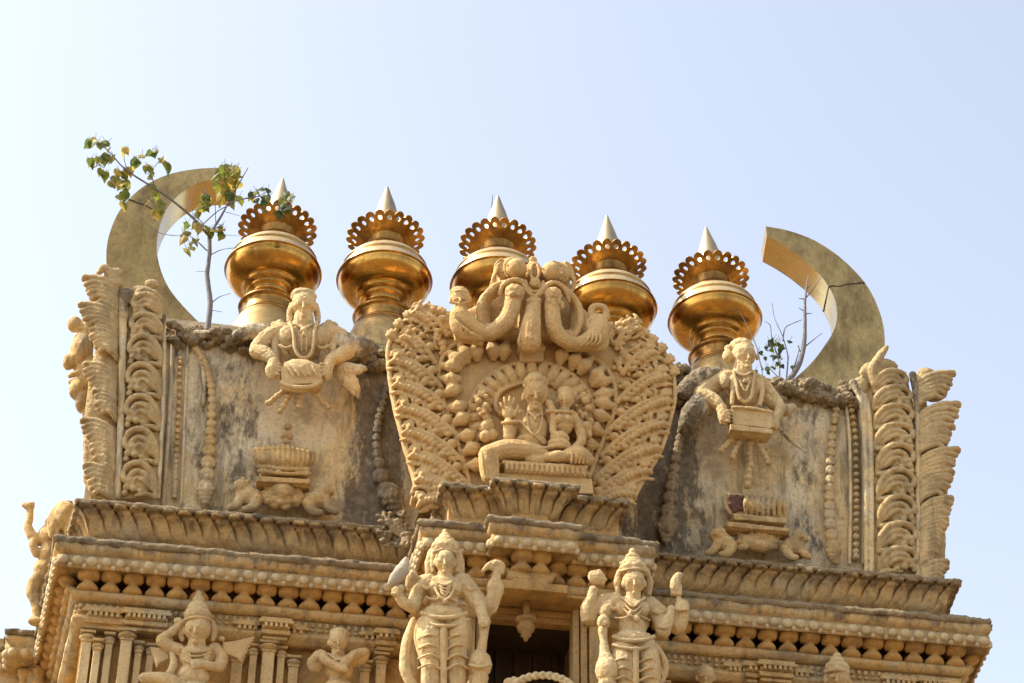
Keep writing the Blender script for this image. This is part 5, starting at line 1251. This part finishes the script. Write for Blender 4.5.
for k in range(6): z.t([(20+k*22, 70+k*10, 10), (40+k*18, 110+k*12, 20), (60+k*14, 160+k*10, 10)], [6, 8, 5])
tag(sculpt('weathered_knot', z.take(), CRUST, None, .010, 1, ((.02, .05), (.012, .02))), 'dark weathered lump with a small face where the central bay meets the left cornice', 'carving')
# ================================================================== saplings rooted in the roof
def leafmat(name, col, tr=.58):
    m = bpy.data.materials.new(name); m.use_nodes = True; t = m.node_tree
    p = t.nodes['Principled BSDF']; p.inputs['Roughness'].default_value = .5
    pos = nd(t, 'ShaderNodeNewGeometry').outputs['Position']
    c = mix(t, ramp(t, noise_tex(t, pos, 9, 4), .35, .65), tuple(x*.75 for x in col), tuple(min(1, x*1.2) for x in col))
    t.links.new(c, p.inputs['Base Color'])
    d = nd(t, 'ShaderNodeBsdfTranslucent'); t.links.new(c, d.inputs['Color']); mx = nd(t, 'ShaderNodeMixShader'); mx.inputs[0].default_value = tr
    t.links.new(p.outputs[0], mx.inputs[1]); t.links.new(d.outputs[0], mx.inputs[2]); t.links.new(mx.outputs[0], t.nodes['Material Output'].inputs[0])
    return m
LG, LY, LO, LD = leafmat('green_leaf', (.13, .17, .03)), leafmat('yellow_green_leaf', (.27, .27, .035)), leafmat('yellow_leaf', (.50, .37, .07)), leafmat('dark_leaf', (.05, .085, .025))
HEART = [(0, 0), (.16, .10), (.36, .06), (.48, -.14), (.46, -.38), (.32, -.64), (.14, -.86), (.03, -1.1), (-.03, -1.1), (-.14, -.86), (-.32, -.64), (-.46, -.38), (-.48, -.14), (-.36, .06), (-.16, .10)]
def leaf(bm, base, s, ang, tilt, rz):
    M = Matrix.Translation(base) @ Matrix.Rotation(rz, 4, 'Z') @ Matrix.Rotation(tilt, 4, 'X') @ Matrix.Rotation(ang, 4, 'Y')
    c = bm.verts.new(M @ Vector((0, -.05*s, -.4*s)))
    vs = [bm.verts.new(M @ Vector((x*s, .10*s*abs(x), y*s))) for x, y in HEART]
    for a, b in zip(vs, vs[1:]+vs[:1]): bm.faces.new((a, b, c))
def foliage(parent, z, pts, mats, seed, smin, smax, nper=1, stem=True):
    rr = random.Random(seed); bms = {m.name: (bmesh.new(), m) for m, _ in mats}; tw = bmesh.new()
    for (x, y, d) in pts:
        for k in range(nper):
            q = z.p(x+rr.uniform(-5, 5), y-4+rr.uniform(-5, 5), d+rr.uniform(-12, 12))
            r = rr.random(); acc = 0
            for m, w in mats:
                acc += w
                if r <= acc: break
            leaf(bms[m.name][0], q, rr.uniform(smin, smax), rr.uniform(-.7, .7), rr.uniform(-.7, .5), rr.uniform(-1.1, 1.1))
            add_tube(tw, [q, q+Vector((rr.uniform(-.05, .05), rr.uniform(-.04, .04), rr.uniform(.03, .09)))], [.003, .003], 5, None, False)
    for n, (b, m) in bms.items():
        if b.verts: link('foliage', bake(b), m, parent, False)
        else: b.free()
    link('leaf_stalk', bake(tw), BARK, parent)
z = Zm(0, 120, 3.104, 1.15)
sap = thing('sapling', 'slender sapling with yellowing heart-shaped leaves growing from the roof below the left horn', 'tree', z.p(648, 640))
z.t([(642, 660, 0), (650, 600, 0), (652, 560, 2), (643, 480, 0), (650, 420, 0), (650, 355, 0)], [9, 8.5, 8, 7, 6.5, 6], 8)
link('stem', bake(z.take(), noise=((.008, .05),)), BARK, sap)
for pts, r in (([(650, 362, 0), (600, 305, 10), (550, 262, 20), (500, 225, 30), (452, 195, 30), (410, 168, 36), (375, 140, 40), (345, 105, 40), (310, 72, 44)], (4.6, 1.6)),
               ([(650, 358, 0), (688, 296, 10), (712, 250, 20), (738, 205, 20), (770, 148, 26)], (4.2, 1.4)), ([(642, 405, 0), (610, 375, 10), (575, 350, 10)], (2.4, 1)),
               ([(655, 418, 0), (690, 402, 8), (738, 396, 8)], (1.6, .8)), ([(655, 570, 0), (680, 550, 8), (716, 538, 8)], (2, 1)), ([(655, 590, 0), (690, 596, 4)], (1.2, .8)),
               ([(645, 345, 0), (620, 310, 8), (600, 296, 8), (590, 250, 4)], (1.8, .9)), ([(670, 325, 8), (668, 260, 8)], (1.5, .9)), ([(700, 285, 14), (746, 298, 14)], (1.2, .7)), ([(715, 250, 18), (790, 240, 18), (830, 222, 20)], (1.6, .8)),
               ([(560, 360, 0), (500, 352, 0), (450, 320, -4)], (1.2, .6)), ([(690, 356, 4), (744, 360, 6)], (1.0, .6)), ([(480, 205, 30), (472, 160, 30), (500, 120, 30)], (1.6, .8)), ([(400, 165, 36), (385, 120, 40), (392, 85, 40)], (1.6, .8)), ([(640, 470, 0), (610, 470, 0)], (.8, .6))):
    z.t(pts, [r[0]+(r[1]-r[0])*k/(len(pts)-1) for k in range(len(pts))], 7)
    link('branch', bake(z.take(), noise=((.006, .05),)), BARK, sap)
PTS = [(285, 75), (294, 62), (312, 76), (330, 70), (344, 92), (352, 118), (330, 110), (300, 118), (284, 128), (306, 140), (312, 160), (326, 166), (346, 190), (352, 182), (378, 200), (386, 195), (366, 158), (378, 168), (398, 160), (384, 90), (408, 155), (428, 128), (418, 132), (440, 118), (470, 104), (478, 96), (454, 148), (466, 150), (468, 172), (502, 128), (518, 138), (476, 205), (484, 225),
       (372, 236), (384, 232), (394, 228), (386, 266), (380, 258), (460, 248), (506, 258), (494, 286), (500, 276), (484, 282),
       (630, 256), (622, 272), (616, 290), (636, 244), (586, 322), (572, 362), (580, 350), (612, 322), (620, 330), (654, 345), (668, 340), (684, 332), (690, 346), (604, 376), (582, 402), (590, 398), (646, 338), (782, 232), (800, 224), (690, 352), (722, 262)]
foliage(sap, z, [(x, y, 10+20*(x < 560)) for x, y in PTS], [(LG, .22), (LY, .48), (LO, .30)], 4, .085, .14, 2)
rr = random.Random(9)
foliage(sap, z, [(rr.uniform(668, 742), rr.uniform(148, 238), rr.uniform(10, 50)) for _ in range(44)], [(LG, .12), (LY, .45), (LO, .43)], 6, .10, .15)
foliage(sap, z, [(rr.uniform(616, 662), rr.uniform(235, 275), rr.uniform(10, 30)) for _ in range(7)], [(LG, .5), (LY, .5)], 7, .09, .14, 2)
z2 = Zm(200, 160, 3.415, .9)
foliage(sap, z2, [(172, 112, 0), (206, 104, 0), (236, 98, 0), (226, 128, 0), (240, 120, 0), (296, 114, 0), (304, 124, 0), (188, 140, 0), (214, 134, 0)] + [(rr.uniform(215, 325), rr.uniform(130, 185), rr.uniform(0, 30)) for _ in range(16)], [(LG, .55), (LD, .25), (LY, .20)], 8, .08, .13)
z2.t([(90, 150, 0), (160, 130, 0), (215, 125, 4), (262, 150, 8), (310, 176, 8)], [2.2, 2, 1.8, 1.6, 1], 6); z2.t([(0, 230, -10), (60, 175, -6), (110, 150, 0)], [2, 2, 2], 6)
link('branch', bake(z2.take()), BARK, sap)
# right shrub
z = Zm(740, 210, 3.254, .95)
sh = thing('shrub', 'nearly bare grey shrub with a few dark leaves, rooted beside the right horn', 'shrub', z.p(150, 570))
z.t([(120, 575, 0), (150, 560, 0), (180, 525, 4), (200, 480, 6), (210, 420, 6), (211, 350, 6), (212, 290, 8), (222, 215, 8)], [9, 9, 8.5, 7.5, 7, 6, 4, 1.4], 8)
link('stem', bake(z.take(), noise=((.010, .05),)), BARK, sh)
for pts in ([(213, 288, 8), (240, 255, 8), (268, 212, 8)], [(212, 290, 8), (192, 288, 8)], [(211, 330, 6), (190, 318, 6)], [(212, 338, 6), (234, 336, 6)], [(205, 450, 6), (236, 425, 6), (268, 400, 6)], [(165, 545, 2), (180, 500, 2), (192, 455, 0), (190, 440, 0)], [(150, 560, 0), (156, 490, 0), (154, 465, 0), (138, 410, 0), (112, 350, 0), (105, 300, 0)], [(140, 425, 0), (146, 385, 0), (170, 370, 0), (202, 357, 0)],
            [(135, 570, 0), (120, 540, 0), (85, 505, 0)], [(125, 570, 0), (128, 500, 0), (104, 420, 0), (98, 375, 0), (80, 363, 0)], [(70, 590, 0), (72, 530, 0), (60, 470, 0)], [(75, 520, 0), (66, 500, 0), (52, 440, 0), (10, 350, 0), (-20, 320, 0)], [(200, 470, 6), (188, 440, 4)], [(215, 260, 8), (232, 240, 8)]):
    z.t(pts, [2.6-1.7*k/(len(pts)-1) for k in range(len(pts))], 6)
    link('twig', bake(z.take(), noise=((.006, .05),)), BARK, sh)
foliage(sh, z, [(rr.gauss(112, 22), 415+rr.random()*120, rr.uniform(-8, 10)) for _ in range(34)] + [(70, 465, 0), (58, 462, 0)], [(LD, .75), (LG, .25)], 12, .045, .08)
z = Zm(430, 170, 2.844, 2.2)
z.t([(168, 250, 0), (172, 170, 0), (175, 110, 2), (178, 72, 2)], [2.6, 2.4, 2, 1], 6); z.t([(174, 140, 2), (186, 118, 4)], [1.4, .8], 6)
tag(link('twig', bake(z.take()), BARK), 'bare upright twig beside the spike of the middle gilded finial', 'twig')
